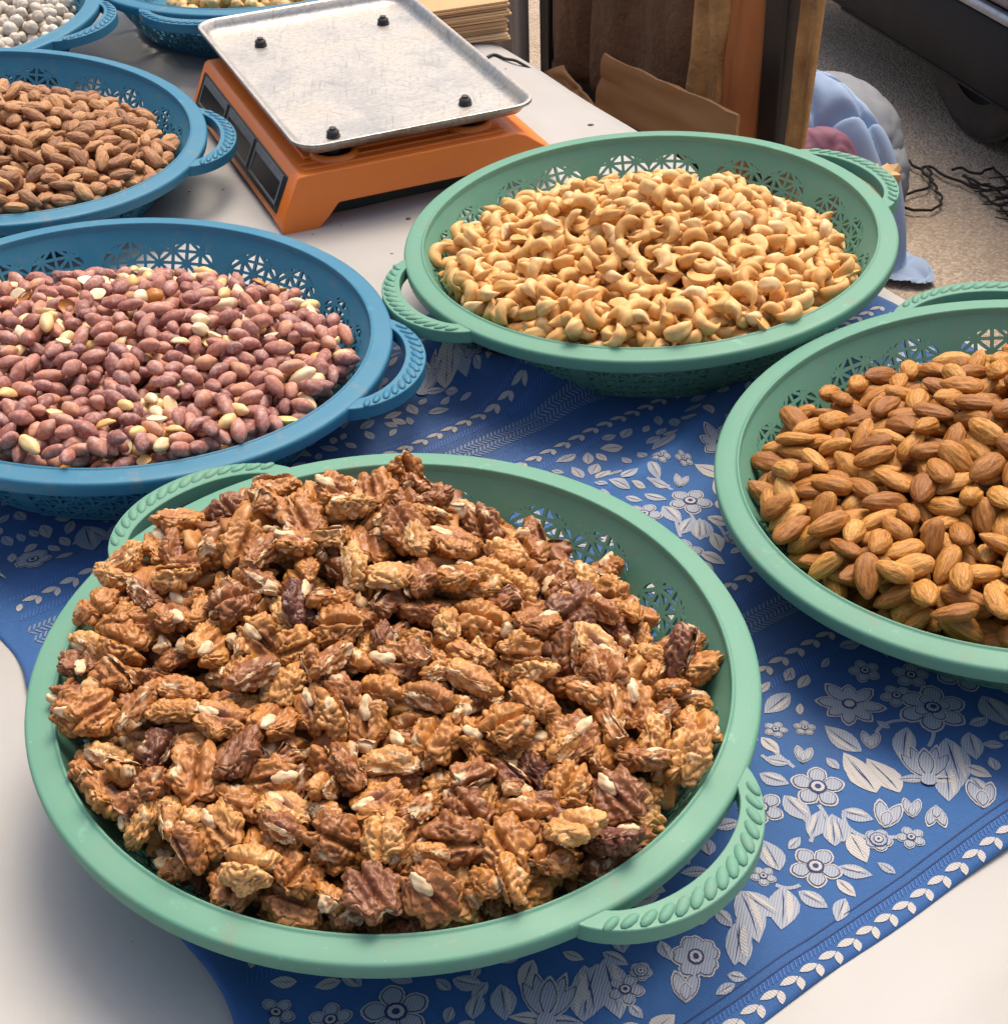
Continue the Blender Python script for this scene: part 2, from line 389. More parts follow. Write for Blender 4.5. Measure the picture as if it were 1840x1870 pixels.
# blue cloth
def cloth_h(x, y):
    a, b = w2c(x, y)
    base = sheet_h(x, y) + .0022
    wr = .0026 * n2(x, y, 13, 21.3) + .0011 * n2(x, y, 31, 4.4) + .0011 * np.sin(a * 40 + 3 * n2(x, y, 6, 2.2)) * n2(x, y, 7, 6.1) * 2
    # raised crease line from the middle to the right, soft ridges near the left hem
    wr = wr + .0065 * np.exp(-((b - .315 - .06 * (a - .4) - .012 * np.sin(a * 30)) / .010) ** 2) * np.clip((a - .30) / .05, 0, 1)
    wr = wr + .004 * np.exp(-((b - .46 + .05 * np.sin(a * 14)) / .014) ** 2) * np.clip((.2 - a) / .1, 0, 1)
    hem = .0030 * np.exp(-(np.minimum(np.abs(a - .008 - .048 * b), 1) / .012) ** 2) * (1 + .8 * np.sin(b * 60))
    p0, p1 = np.array([.322, .500]), np.array([.386, .370]); dd = p1 - p0; Lr = np.hypot(*dd); dd = dd / Lr
    t_ = ((a - p0[0]) * dd[0] + (b - p0[1]) * dd[1]) / Lr; pd = (a - p0[0]) * dd[1] - (b - p0[1]) * dd[0] + .005 * np.sin(t_ * 9) + .003 * n2(x, y, 30, 3.3)
    roll = .020 * (.5 + .5 * np.cos(np.pi * np.clip(pd / .031, -1, 1))) * np.clip(t_ * 4, 0, 1) * np.clip((1 - t_) * 3.5, 0, 1) * (1 + .22 * np.sin(pd * 190 + 3 * t_))
    roll = roll + .005 * (.5 + .5 * np.cos(np.pi * np.clip((pd + .036) / .012, -1, 1))) * np.clip(t_ * 3, 0, 1) * np.clip((1 - t_) * 3, 0, 1)
    return np.maximum(base + wr + hem + roll, base - .0005)
ca = np.arange(0, .6201, .0032); cb = np.arange(0, .5301, .0032)
A, Bm = np.meshgrid(ca, cb)
jx = A + ((.0025 + .048 * Bm) * np.clip(1 - A / .10, 0, 1)) + (.0035 * np.sin(Bm * 55) + .004 * pnoise(np.stack([Bm * 20, Bm * 0, Bm * 0], -1))) * np.clip(1 - A / .05, 0, 1)
jb = Bm + .0016 * pnoise(np.stack([A * 16, A * 0 + 4, A * 0], -1)) * np.clip(1 - Bm / .05, 0, 1)
X, Y = c2w(jx, jb); Z = cloth_h(X, Y)
over = edge_dist(X, Y); Z = np.where(over > -.004, Z - .5 * np.clip(over + .004, 0, 1) ** 1.0, Z)
V = np.stack([X, Y, Z], -1).reshape(-1, 3); nx = len(ca)
F = [(j * nx + i, j * nx + i + 1, (j + 1) * nx + i + 1, (j + 1) * nx + i) for j in range(len(cb) - 1) for i in range(nx - 1)]
cloth = link('floral_cloth', mesh('floral_cloth', V, F, CLOTH)); tag(cloth, 'royal blue cloth woven with silver flowers and leaves under the baskets', 'cloth')
cloth.modifiers.new('thickness', 'SOLIDIFY').thickness = .0009

# woven motifs laid on the cloth
PV, PF, PM = [], [], []
def poly(pts, layer, mi):
    """pts in cloth coords, ordered outline; fan with a middle ring"""
    P = np.array(pts); c = P.mean(0); n = len(P); k = len(PV)
    allp = np.concatenate([P, c + (P - c) * .5, [c]])
    x, y = c2w(P[:, 0], P[:, 1])
    if (edge_dist(x, y) > -.012).any() or (allp[:, 1] < .0004).any() or (allp[:, 0] < .015 + .05 * allp[:, 1]).any() or (allp[:, 1] > .527).any(): return
    PV.extend(np.concatenate([allp, np.full((len(allp), 1), layer)], 1).tolist())
    for i in range(n):
        j = (i + 1) % n
        PF.append((k + i, k + j, k + n + j, k + n + i)); PF.append((k + n + i, k + n + j, k + 2 * n)); PM.extend([mi, mi])
def rot(P, ang, c): 
    P = np.array(P); s, co = math.sin(ang), math.cos(ang)
    return np.stack([P[:, 0] * co - P[:, 1] * s + c[0], P[:, 0] * s + P[:, 1] * co + c[1]], -1)
def petal_shape(L, W, tip=1.0, n=14, wob=.06, bend=0):
    P = []
    for i in range(n):
        t = 2 * math.pi * i / n
        x = .5 - .5 * math.cos(t); yy = math.sin(t) * (x ** .45) * (abs(1 - x) ** (.35 * tip)) * .95 if 0 < x < 1 else 0
        x2 = x * L; y2 = yy * W * (1 + wob * random.uniform(-1, 1))
        P.append((x2, y2 + bend * x * x * L))
    return np.array(P)
def shrink(P, k, shift=0.0):
    c = P.mean(0); return c + (P - c) * k + np.array([shift, 0])
def petal(L, W, ang, c, base=0, tip=1.0, ly=0, bend=0, style=0):
    """outer pale outline, navy line, silver field"""
    P = petal_shape(L, W, tip, bend=bend)
    poly(rot(P, ang, c), base, 1 if style == 0 else 0)
    Q = shrink(P, .84); poly(rot(Q, ang, c), base + 1, 2)
    R_ = shrink(P, .75); poly(rot(R_, ang, c), base + 2, 0)
def disc(c, r, layer, mi, n=10, e=1.0):
    poly([(c[0] + r * math.cos(2 * math.pi * i / n), c[1] + e * r * math.sin(2 * math.pi * i / n)) for i in range(n)], layer, mi)
def flower(c, r, n=5, ph=0.0):
    for k in range(n):
        a = ph + 2 * math.pi * k / n
        petal(r * .98, r * .62, a, (c[0] + .05 * r * math.cos(a), c[1] + .05 * r * math.sin(a)), tip=.55)
    disc(c, r * .34, 4, 2); disc(c, r * .25, 5, 1); disc(c, r * .12, 6, 2)
def leaf(L, ang, c, W=.42, bend=0.15):
    P = petal_shape(L, L * W * 1.30, 1.7, wob=.02, bend=bend, n=18); poly(rot(P, ang, c), 0, random.choice((0, 0, 1)))
    Q = np.array([(x * L, bend * x * x * L + s * L * .022 * (1 - x)) for x, s in [(.06, 0), (.3, -1), (.6, -1), (.93, 0), (.6, 1), (.3, 1)]])
    poly(rot(Q, ang, c), 1, 2)
    Q = petal_shape(L * .80, L * W * .30, 2.0, wob=.02, bend=bend) + np.array([L * .08, L * W * .22]); poly(rot(Q, ang, c), 1, 1)
def rose(c, r, ph=0.):
    for k in range(6): petal(r * .95, r * .60, ph + k * math.pi / 3, (c[0] + .12 * r * math.cos(ph + k), c[1] + .1 * r * math.sin(ph + k)), tip=.6)
    for k in range(4): petal(r * .62, r * .40, ph + .5 + k * math.pi / 2, c, base=3, tip=.5)
    disc(c, r * .26, 6, 2); disc(c, r * .19, 7, 0); disc((c[0] + r * .03, c[1]), r * .10, 8, 2)
def tulip(c, r, ang):
    for d, l in ((-.55, 1.0), (.55, 1.0), (-.26, 1.12), (.26, 1.12)): petal(r * 1.5 * l, r * .46, ang + d, c, tip=1.3)
    petal(r * 1.45, r * .52, ang, c, base=3, tip=1.0)
    for d in (-1.25, 1.25): leaf(r * .95, ang + d, c, .34, .3 * np.sign(d))
    disc(c, r * .26, 6, 0)
def bud(c, r, ang):
    petal(r, r * .36, ang - .28, c, tip=.9); petal(r, r * .36, ang + .28, c, tip=.9); petal(r * .62, r * .30, ang, c, base=3, tip=.8)
def stem(p0, p1, bend, wd=.0011):
    p0, p1 = np.array(p0), np.array(p1); d = p1 - p0; nn = np.array([-d[1], d[0]]); pts = []
    for i in range(7): t = i / 6; pts.append(p0 + d * t + nn * bend * math.sin(math.pi * t))
    for i in range(6):
        q = pts[i + 1] - pts[i]; m_ = np.array([-q[1], q[0]]) / (np.linalg.norm(q) + 1e-9) * wd
        poly([pts[i] - m_, pts[i + 1] - m_, pts[i + 1] + m_, pts[i] + m_], -.6, 0)
MOTIFS = [('S',0.3413,0.0701,0.3285,0.0603),('S',0.3177,0.0816,0.3333,0.0787),('S',0.2652,0.0652,0.2545,0.0472),('S',0.2701,0.0555,0.2676,0.0399),('S',0.2734,0.0912,0.2659,0.1017),('S',0.228,0.0384,0.22,0.0444),('S',0.2738,0.0353,0.2799,0.0306),('S',0.2722,0.0874,0.2727,0.1062),('S',0.2477,0.0524,0.2546,0.0644),('S',0.1932,0.0386,0.2008,0.0444),('F',0.2721,0.0727,0.012),('F',0.2398,0.0415,0.011),('F',0.219,0.0506,0.0054),('F',0.2822,0.0282,0.0061),('O',0.2705,0.0356,0.0066),('R',0.3488,0.0762,0.0158),('D',0.3217,0.1021,0.0173),('F',0.3431,0.113,0.0075),('F',0.2826,0.11,0.0054),('F',0.294,0.103,0.0051),('F',0.2444,0.0788,0.0101),('F',0.3424,0.0922,0.0075),('F',0.1703,0.0371,0.0096),('F',0.3582,0.0979,0.0086),('T',0.3124,0.0458,0.3266,0.0617),('B',0.3077,0.0753,0.3167,0.0839),('B',0.3035,0.0338,0.2941,0.0248),('B',0.3171,0.0197,0.3297,0.0326),('B',0.2908,0.0354,0.2992,0.0437),('B',0.2772,0.0385,0.2914,0.0482),('B',0.2768,0.087,0.2856,0.0946),('L',0.3036,0.0769,0.2993,0.0981,0.42),('L',0.2914,0.0602,0.2954,0.0815,0.42),('L',0.2895,0.0549,0.2983,0.0768,0.42),('L',0.2975,0.0487,0.3055,0.0714,0.42),('L',0.3305,0.075,0.3121,0.0623,0.42),('L',0.3242,0.0476,0.3114,0.0299,0.42),('L',0.3385,0.0591,0.3203,0.0336,0.42),('L',0.3494,0.0556,0.3385,0.0414,0.42),('L',0.3749,0.0691,0.3671,0.047,0.42),('L',0.3048,0.1237,0.2863,0.1207,0.42),('L',0.2725,0.0903,0.2657,0.1002,0.42),('L',0.2574,0.0939,0.2615,0.0808,0.42),('L',0.2571,0.0781,0.2546,0.0607,0.42),('L',0.2703,0.0568,0.278,0.0451,0.42),('L',0.2493,0.054,0.264,0.0616,0.42),('L',0.2542,0.0445,0.266,0.0586,0.42),('L',0.2585,0.0441,0.2679,0.0557,0.42),('L',0.2265,0.0489,0.2338,0.065,0.42),('L',0.2639,0.0457,0.2585,0.0301,0.42),('L',0.2469,0.0361,0.2539,0.0234,0.42),('L',0.2422,0.0316,0.2417,0.0207,0.42),('L',0.2212,0.0421,0.2083,0.024,0.42),('L',0.2251,0.0365,0.2287,0.0233,0.42),('L',0.2054,0.0495,0.2079,0.03,0.42),('L',0.2051,0.0503,0.1974,0.0253,0.42),('L',0.1946,0.0388,0.1813,0.0233,0.42),('L',0.2738,0.1102,0.2733,0.0976,0.42),('L',0.3313,0.0422,0.3348,0.0302,0.42),('L',0.3277,0.0356,0.3238,0.022,0.42),('L',0.3247,0.0795,0.323,0.0867,0.42),('L',0.2244,0.07,0.2174,0.0586,0.42),('L',0.1901,0.0486,0.1919,0.0383,0.42),('F',0.17,0.0366,0.0098),('F',0.0619,0.0856,0.0135),('F',0.1387,0.042,0.0075),('O',0.149,0.0451,0.0049),('T',0.1058,0.0491,0.1203,0.0655),('B',0.1534,0.0237,0.1635,0.0353),('L',0.1192,0.075,0.106,0.0666,0.42),('L',0.1172,0.0405,0.1355,0.0614,0.42),('L',0.1226,0.041,0.1362,0.0596,0.42),('L',0.142,0.059,0.129,0.0327,0.42),('L',0.1432,0.0618,0.1479,0.0508,0.42),('L',0.1919,0.0378,0.1816,0.0229,0.42),('L',0.1019,0.0733,0.0945,0.0576,0.42),('L',0.0837,0.0657,0.0919,0.0759,0.42),('L',0.0881,0.0861,0.095,0.0749,0.42),('L',0.1308,0.0712,0.1349,0.0632,0.42),('L',0.1357,0.0359,0.1353,0.028,0.42),('L',0.1642,0.0511,0.1602,0.0427,0.42),('L',0.0986,0.077,0.0885,0.0738,0.42)]
def daisy(c, r):
    for k in range(8):
        q_ = random.uniform(.75, 1.0); petal(r * q_, r * .40, k * math.pi / 4 + random.uniform(-.1, .1), c, tip=.8)
    disc(c, r * .20, 4, 2); disc(c, r * .14, 5, 1)
def rosebud(c, r):
    for k in range(5): petal(r * .95, r * .70, k * 1.26 + .4, c, tip=.45)
    disc(c, r * .60, 4, 2); disc(c, r * .52, 5, 0); disc(c, r * .34, 6, 2); disc(c, r * .27, 7, 1); disc(c, r * .10, 8, 2)
def field(db, da, seed, bmin, bmax, span=.318):
    """the woven repeat: a fixed group of flowers, tulips, buds and leaves, set again along the cloth"""
    random.seed(seed); occ = []
    for m_ in MOTIFS:
        for k in (-1, 0, 1, 2):
            sh = da + k * span; t = m_[0]
            if not -.03 < m_[1] + sh < .63: continue
            if t in 'FORD':
                c = (m_[1] + sh, m_[2] + db); r = m_[3]
                if not bmin + r * .6 < c[1] < bmax - r * .6: continue
                occ.append((*c, r))
                if t == 'F': flower(c, r, 5, random.uniform(0, 6))
                elif t == 'O': rosebud(c, r)
                elif t == 'R': rose(c, r, random.uniform(0, 1))
                else: daisy(c, r)
            else:
                p0 = np.array((m_[1] + sh, m_[2] + db)); p1 = np.array((m_[3] + sh, m_[4] + db)); d = p1 - p0; L = np.hypot(*d); ang = math.atan2(d[1], d[0])
                if not (bmin < p0[1] < bmax and bmin < p1[1] < bmax): continue
                if t != 'S': occ += [(*(p0 + d * q_), L * (.20 if t == 'L' else .36)) for q_ in (.25, .55, .85)]
                if t == 'S': stem(p0, p1, random.uniform(-.2, .2), .0009)
                elif t == 'L': leaf(L, ang, p0, m_[5] * random.uniform(.95, 1.25), random.uniform(-.16, .16))
                elif t == 'T': tulip(p0, L / 1.5, ang)
                else: bud(p0, L, ang)
    for _ in range(2600):                                       # small leaves fill the ground between
        L = random.uniform(.0075, .0135); a, b = random.uniform(.0, .61), random.uniform(bmin, bmax); ph = random.uniform(0, 6.28)
        pts = [(a + q_ * L * math.cos(ph), b + q_ * L * math.sin(ph)) for q_ in (.2, .5, .85)]
        if all(bmin < q_[1] < bmax and all((q_[0] - x) ** 2 + (q_[1] - y) ** 2 > (r + L * .20 + .0006) ** 2 for x, y, r in occ) for q_ in pts):
            occ += [(*q_, L * .19) for q_ in pts]; leaf(L, ph, (a, b), random.uniform(.40, .55), random.uniform(-.2, .2))
def leafband(b0, flip=1):
    a = .006
    while a < .615:
        leafL = .0086
        for Lk, ang, dx, dy in ((leafL, math.pi - .15, .004, 0), (leafL * .72, -math.pi / 2 - .62, .0045, -.0004)):
            P = petal_shape(Lk, .0037, 1.7, wob=.02); poly(rot(P, ang * flip, (a + dx, b0 + dy)), 0, 1)
        for k in range(5):
            x = a + k * .0021; mi = 3
            poly([(x, b0 + .0034), (x + .0006, b0 + .0034), (x + .0022, b0 + .0062), (x + .0016, b0 + .0062)], 0, mi)
            poly([(x, b0 - .0075), (x + .0007, b0 - .0075), (x - .0020, b0 - .0125), (x - .0027, b0 - .0125)], 0, mi)
        a += .0103
def zigband(b0):
    for row in range(4):
        a = .004; bb = b0 - .0075 + row * .0040
        while a < .615:
            s = .0022 if row % 2 else -.0022
            poly([(a, bb), (a + .00115, bb), (a + .00115 + s, bb + .0034), (a + s, bb + .0034)], 0, 4); a += .00265
field(0, 0, 5, .018, .134); field(.1925, .095, 6, .212, .342); field(.400, -.11, 9, .424, .527)
leafband(.0062); leafband(.143); zigband(.172); leafband(.201); leafband(.353); zigband(.381); leafband(.408)
for bl in (.0128, .0168):
    for k in range(120): poly([(k * .0052, bl), (k * .0052 + .0052, bl), (k * .0052 + .0052, bl + .0006), (k * .0052, bl + .0006)], 0, 2)
PV = np.array(PV); _x, _y = c2w(PV[:, 0], PV[:, 1])
PV = np.stack([_x, _y, cloth_h(_x, _y) + .00035 + PV[:, 2] * .00013], -1)
tag(link('woven_flowers', mesh('woven_flowers', PV, PF, [T_GREY, T_LIGHT, T_NAVY, T_HATCH, T_DIM], smooth=True, fm=PM), cloth), kind='stuff')
# ------------------------------------------------------------------ baskets
RIN, RB, DEP = .1425, .110, .050
def wall_pt(a, v, off=0.0):
    r = RB + (RIN - RB) * (v ** .85 if v > 0 else 0) + off; z = -.0525 + DEP * v - off * .6
    return np.array([r * math.cos(a), r * math.sin(a), z])
NPAN = 10; STEP = math.radians(36); GAP = math.radians(5.0); NC = 8; CW = (STEP - GAP) / NC; A0 = GAP / 2
V0, DV, NR = .07, .135, 4; VT = V0 + NR * DV; AR = .225
def vtop(u):
    if not 0 <= u <= NC: return V0
    k = abs((u % 4) - 2) / 2 if u < NC else 1.0
    return VT + AR * math.sqrt(max(0, 1 - k * k))
def make_wall():
    V = []; F = []; idx = {}
    def vid(a, v):
        k = (round(a % (2 * math.pi), 6) if a % (2 * math.pi) < 2 * math.pi - 1e-6 else 0.0, round(v, 5))
        if k not in idx: idx[k] = len(V); V.append(wall_pt(a, v))
        return idx[k]
    def strip(a, b, va0, va1, vb0, vb1, n):
        for i in range(n):
            t0, t1 = i / n, (i + 1) / n
            F.append((vid(a, va0 + (va1 - va0) * t0), vid(b, vb0 + (vb1 - vb0) * t0), vid(b, vb0 + (vb1 - vb0) * t1), vid(a, va0 + (va1 - va0) * t1)))
    for p in range(NPAN):
        b = p * STEP
        strip(b - A0, b + A0, 0, V0, 0, V0, 1); strip(b - A0, b + A0, V0, VT, V0, VT, 4); strip(b - A0, b + A0, VT, 1.0, VT, 1.0, 3)
        us = [2 * q for q in [0, .06, .2, .4, .65, .9, 1.1, 1.35, 1.6, 1.8, 1.94, 2, 2.06, 2.2, 2.4, 2.65, 2.9, 3.1, 3.35, 3.6, 3.8, 3.94, 4]]
        for u0, u1 in zip(us[:-1], us[1:]):
            a, c = b + A0 + u0 * CW, b + A0 + u1 * CW
            strip(a, c, 0, V0, 0, V0, 1); strip(a, c, vtop(u0), 1.0, vtop(u1), 1.0, 3)
    n = len(V); V2 = []
    for v in V:
        r = math.hypot(v[0], v[1]); V2.append(v + np.array([v[0] / r * .0016, v[1] / r * .0016, -.0010]))
    cnt = {}
    for f in F:
        for i in range(4):
            e = (f[i], f[(i + 1) % 4]); cnt[tuple(sorted(e))] = cnt.get(tuple(sorted(e)), 0) + 1
    F2 = [tuple(n + i for i in f[::-1]) for f in F]
    for f in F:
        for i in range(4):
            e = (f[i], f[(i + 1) % 4])
            if cnt[tuple(sorted(e))] == 1: F2.append((e[1], e[0], n + e[0], n + e[1]))
    return V + V2, F + F2
def make_lattice():
    mb = MB(); W_, T_ = .00095, .0018
    def seg(ua, va, ub, vb):
        p, q_ = wall_pt(A0 + ua * CW, va), wall_pt(A0 + ub * CW, vb)
        t = q_ - p; L = np.linalg.norm(t); t /= L; nr = wall_pt(A0 + ua * CW, va, .001) - p; nr /= np.linalg.norm(nr)
        sd = np.cross(t, nr); sd /= np.linalg.norm(sd); nr = np.cross(sd, t); e = t * .0003
        P = [p - sd * W_ - e, q_ - sd * W_ + e, q_ + sd * W_ + e, p + sd * W_ - e]
        mb.hexa([x - nr * .0002 for x in P] + [x + nr * T_ for x in P])
    def bar(u0, v0, u1, v1):                              # kept only inside the arched opening
        ok = [q for q in np.linspace(0, 1, 13) if v0 + (v1 - v0) * q < vtop(u0 + (u1 - u0) * q) + .012]
        if len(ok) > 1: seg(u0 + (u1 - u0) * ok[0], v0 + (v1 - v0) * ok[0], u0 + (u1 - u0) * ok[-1], v0 + (v1 - v0) * ok[-1])
    for j in range(1, NR + 2):
        for i in range(NC): bar(i, V0 + j * DV, i + 1, V0 + j * DV)
    for i in range(1, NC):
        for j in range(NR + 2): bar(i, V0 + j * DV - (.01 if j == 0 else 0), i, V0 + (j + 1) * DV)
    for i in range(NC):
        for j in range(NR + 2):
            if (i + j) % 2 == 0: bar(i, V0 + j * DV, i + 1, V0 + (j + 1) * DV)
            else: bar(i + 1, V0 + j * DV, i, V0 + (j + 1) * DV)
    return mb
PROTO = {}
def make_handle():
    ph0, phh, P, R0 = .345, .272, .0222, .1545
    ro = lambda f: R0 + P * max(0, 1 - abs(f / ph0) ** 2.1) ** .86
    rh = lambda f: R0 - .0015 + (P - .0106) * max(0, 1 - abs(f / phh) ** 2.1) ** .74
    mb = MB(); fs = sorted(set([round(x, 5) for x in list(np.linspace(-ph0, ph0, 41)) + [-phh, phh, -phh * .985, phh * .985, -ph0 * .99, ph0 * .99]]))
    rin = lambda f: rh(f) if abs(f) < phh else R0 - .0040
    V = []; F = []
    zt = lambda r: -.0013 - .010 * (r - R0) ; zb = lambda r: -.0094 - .02 * (r - R0)
    for f in fs:
        a, b = rin(f), max(ro(f), rin(f) + .0005)
        m_ = (a + b) / 2
        for r, z in ((a, zt(a)), (m_, zt(m_)), (b, zt(b) - .0004), (b + .0003, zb(b)), (m_, zb(m_) ), (a, zb(a))):
            V.append((r * math.cos(f), r * math.sin(f), z))
    n = 6
    for i in range(len(fs) - 1):
        for k in range(n): F.append((i * n + k, (i + 1) * n + k, (i + 1) * n + (k + 1) % n, i * n + (k + 1) % n))
    F += [tuple(range(n))[::-1], tuple(range((len(fs) - 1) * n, len(fs) * n))]
    mb.add(V, F)
    rope = MB(); K = 15
    for k in range(K):
        f = -phh * 1.02 + 2.04 * phh * k / (K - 1)
        e = .0005; rc = lambda q: (max(rh(q), R0 + .001) + ro(q)) / 2 + .0006
        c = np.array([rc(f) * math.cos(f), rc(f) * math.sin(f), 0]); c2 = np.array([rc(f + .01) * math.cos(f + .01), rc(f + .01) * math.sin(f + .01), 0])
        t = (c2 - c) / np.linalg.norm(c2 - c); nn = np.array([-t[1], t[0], 0]); d = t * .82 + nn * .57; d /= np.linalg.norm(d); e2 = np.array([-d[1], d[0], 0])
        c[2] = zt(rc(f)) - .0003
        sc = .75 + .25 * math.sin(math.pi * k / (K - 1))
        rope.ell(c, np.stack([d * .0060 * sc, e2 * .0027 * sc, np.array([0, 0, .0015])], 1), 10, 6)
    return mb, rope
def make_basket(key, mat):
    W_, Fw = make_wall(); wall = mesh('basket_wall', W_, Fw, mat, True, 30)
    rim = MB(); rim.lathe([(.1419, -.0065), (.1421, .0000), (.1425, .0007), (.1431, .0008), (.1436, .0002), (.1441, -.0001), (.1448, -.00015), (.1490, -.0004), (.1532, -.0008), (.1539, -.0010), (.1545, -.0014), (.1549, -.0020), (.1551, -.0028), (.1551, -.0036), (.1547, -.0080), (.1544, -.0088), (.1536, -.0089), (.1530, -.0082), (.1526, -.0050), (.1508, -.0034), (.1450, -.0032), (.1436, -.0065)], 144, True)
    base = MB(); base.lathe([(.0002, -.0520), (.060, -.0520), (.103, -.0518), (.1105, -.0500), (.1120, -.0505), (.1115, -.0545), (.1070, -.0545), (.1060, -.0532), (.0002, -.0532)], 72)
    lat = make_lattice(); hd, rp = make_handle()
    def me(mb, n, sharp):
        m = mesh(n, mb.V, mb.F, mat, True, None); bm = bmesh.new(); bm.from_mesh(m); bmesh.ops.recalc_face_normals(bm, faces=bm.faces); bm.to_mesh(m); bm.free()
        m.set_sharp_from_angle(angle=math.radians(sharp)); return m
    PROTO[key] = dict(wall=wall, rim=me(rim, 'basket_rim', 60), base=me(base, 'basket_base', 50), lat=me(lat, 'lattice_panel', 40), handle=me(hd, 'handle', 50), rope=me(rp, 'rope_grip', 180))
make_basket('green', GREEN); make_basket('blue', BLUE)
def tiltmat(x, y, z, tx, ty):
    n = Vector((-tx, -ty, 1)).normalized(); X = Vector((1, 0, tx)).normalized(); Y = n.cross(X); X = Y.cross(n)
    return Matrix(((X[0], Y[0], n[0], x), (X[1], Y[1], n[1], y), (X[2], Y[2], n[2], z), (0, 0, 0, 1)))
def basket(key, pose, yaw, label, phase=0.0, second=math.pi, group='round openwork plastic baskets'):
    mw = tiltmat(*pose); p = PROTO[key]
    t = thing('plastic_basket', label, 'basket', mw @ Matrix.Rotation(yaw, 4, 'Z'), group)
    o = link('wall', p['wall'], t); o.rotation_euler.z = phase
    link('rim', p['rim'], t); link('base', p['base'], t)
    for k in range(NPAN):
        l = link('lattice_panel', p['lat'], t); l.rotation_euler.z = k * STEP + phase
    for k in range(2):
        h = link('handle', p['handle'], t); h.rotation_euler.z = k * second
        b = h.modifiers.new('bevel', 'BEVEL'); b.width = .0011; b.segments = 2; b.limit_method = 'ANGLE'; b.angle_limit = math.radians(40)
        link('rope_grip', p['rope'], h)
    return mw
PW_ = basket('green', (-.0481, .5054, .8149, -.0286, .0202), math.radians(-43.5), 'green basket heaped with walnuts, nearest the camera', .10, math.radians(175))
PC_ = basket('green', (.0970, .9080, .8112, .0454, .0073), math.radians(23.5), 'green basket heaped with pale cashews beside the orange scale', .12)
PA_ = basket('green', (.2615, .6425, .8130, .0822, .0190), math.radians(83), 'green basket full of brown almonds at the right edge', .16, math.radians(203))
PP_ = basket('blue', (-.2160, .8020, .8121, -.0656, -.0155), math.radians(-10.5), 'blue basket of red-skinned peanuts behind the walnut basket', .20)
PR_ = basket('blue', (-.3645, 1.1050, .8150, -.11, .0145), math.radians(4), 'blue basket of dusty roasted almonds left of the orange scale', .05)
PK_ = basket('blue', (-.4920, 1.3720, .8120, 0, 0), math.radians(-12), 'blue basket of white chickpeas in the far left corner', .15)
PB_ = basket('blue', (-.2147, 1.4936, .8120, 0, 0), math.radians(-104), 'blue basket of yellow chickpeas and corn behind the scale', .10)

# ------------------------------------------------------------------ nut shapes
def ico(n):
    bm = bmesh.new(); bmesh.ops.create_icosphere(bm, subdivisions=n, radius=1); bm.verts.ensure_lookup_table()
    V = np.array([v.co[:] for v in bm.verts]); F = np.array([[v.index for v in f.verts] for f in bm.faces]); bm.free(); return V, F
ICO = {n: ico(n) for n in (1, 2, 3, 4, 5)}
def worm(n, w_):
    t = np.clip(np.abs(n) / w_, 0, 1); return np.sqrt(1 - (1 - t) ** 2)          # round ridges parted by sharp creases
def almond_shape(seed, sub):
    V, F = ICO[sub]; r_ = np.random.default_rng(seed); x = V[:, 0]; rr = np.hypot(V[:, 1], V[:, 2]) + 1e-9
    prof = np.clip(1 - x, 0, 2) ** .64 * np.clip(1 + x, 0, 2) ** .47; prof = prof / prof.max()
    L, W_, T_ = (.0109 if seed < 30 else .0096) * r_.uniform(.88, 1.1), .0056 * (1 if seed < 30 else .88) * r_.uniform(.88, 1.1), .0040 * (1 if seed < 30 else .9) * r_.uniform(.85, 1.15)
    P = np.stack([x * L, V[:, 1] / rr * prof * W_, V[:, 2] / rr * prof * T_], -1)
    ang = np.arctan2(V[:, 2], V[:, 1])
    d = (.00016 * np.sin(ang * 11 + 3.5 * pnoise(V * 1.3 + seed)) + .00042 * (worm(pnoise(V * np.array([1.6, 7, 9]) + seed * 2.3), .35) - .7)) * prof + .0005 * pnoise(V * 1.6 + seed * 3.7)
    P = P + V * d[:, None]; P[:, 2] += .0006 * x * r_.uniform(-1, 1); P[:, 1] += .0012 * (x * x) * r_.uniform(-1, 1)
    return P, F, {}
def cashew_shape(seed, sub, split=False):
    V, F = ICO[sub]; r_ = np.random.default_rng(seed + 50); x = V[:, 0]; rr = np.hypot(V[:, 1], V[:, 2]) + 1e-9
    span = r_.uniform(1.25, 1.75); Rc = .0072 * r_.uniform(.9, 1.12); th = np.arcsin(np.clip(x, -1, 1)) / (math.pi / 2) * span
    prof = np.clip(1 - x * x, 0, 1) ** .40 * (1 + .20 * x) * (1 - .12 * np.exp(-((x - .1) / .25) ** 2))
    a = V[:, 1] / rr * prof * .0043 * r_.uniform(.9, 1.1); b = V[:, 2] / rr * prof * .0047 * r_.uniform(.9, 1.1)
    if split: b = np.where(b < 0, b * .12, b)
    else: a = a - .0007 * np.exp(-(b / .0012) ** 2) * (a > 0)
    rad = Rc + a; end = np.sign(x) * np.clip(np.abs(x) - .9, 0, 1) * .012
    P = np.stack([rad * np.sin(th) + end * np.cos(th), rad * np.cos(th) - Rc * .45 - end * np.sin(th), b], -1)
    P = P + V * (.0005 * pnoise(V * 1.9 + seed))[:, None]
    return P, F, {}
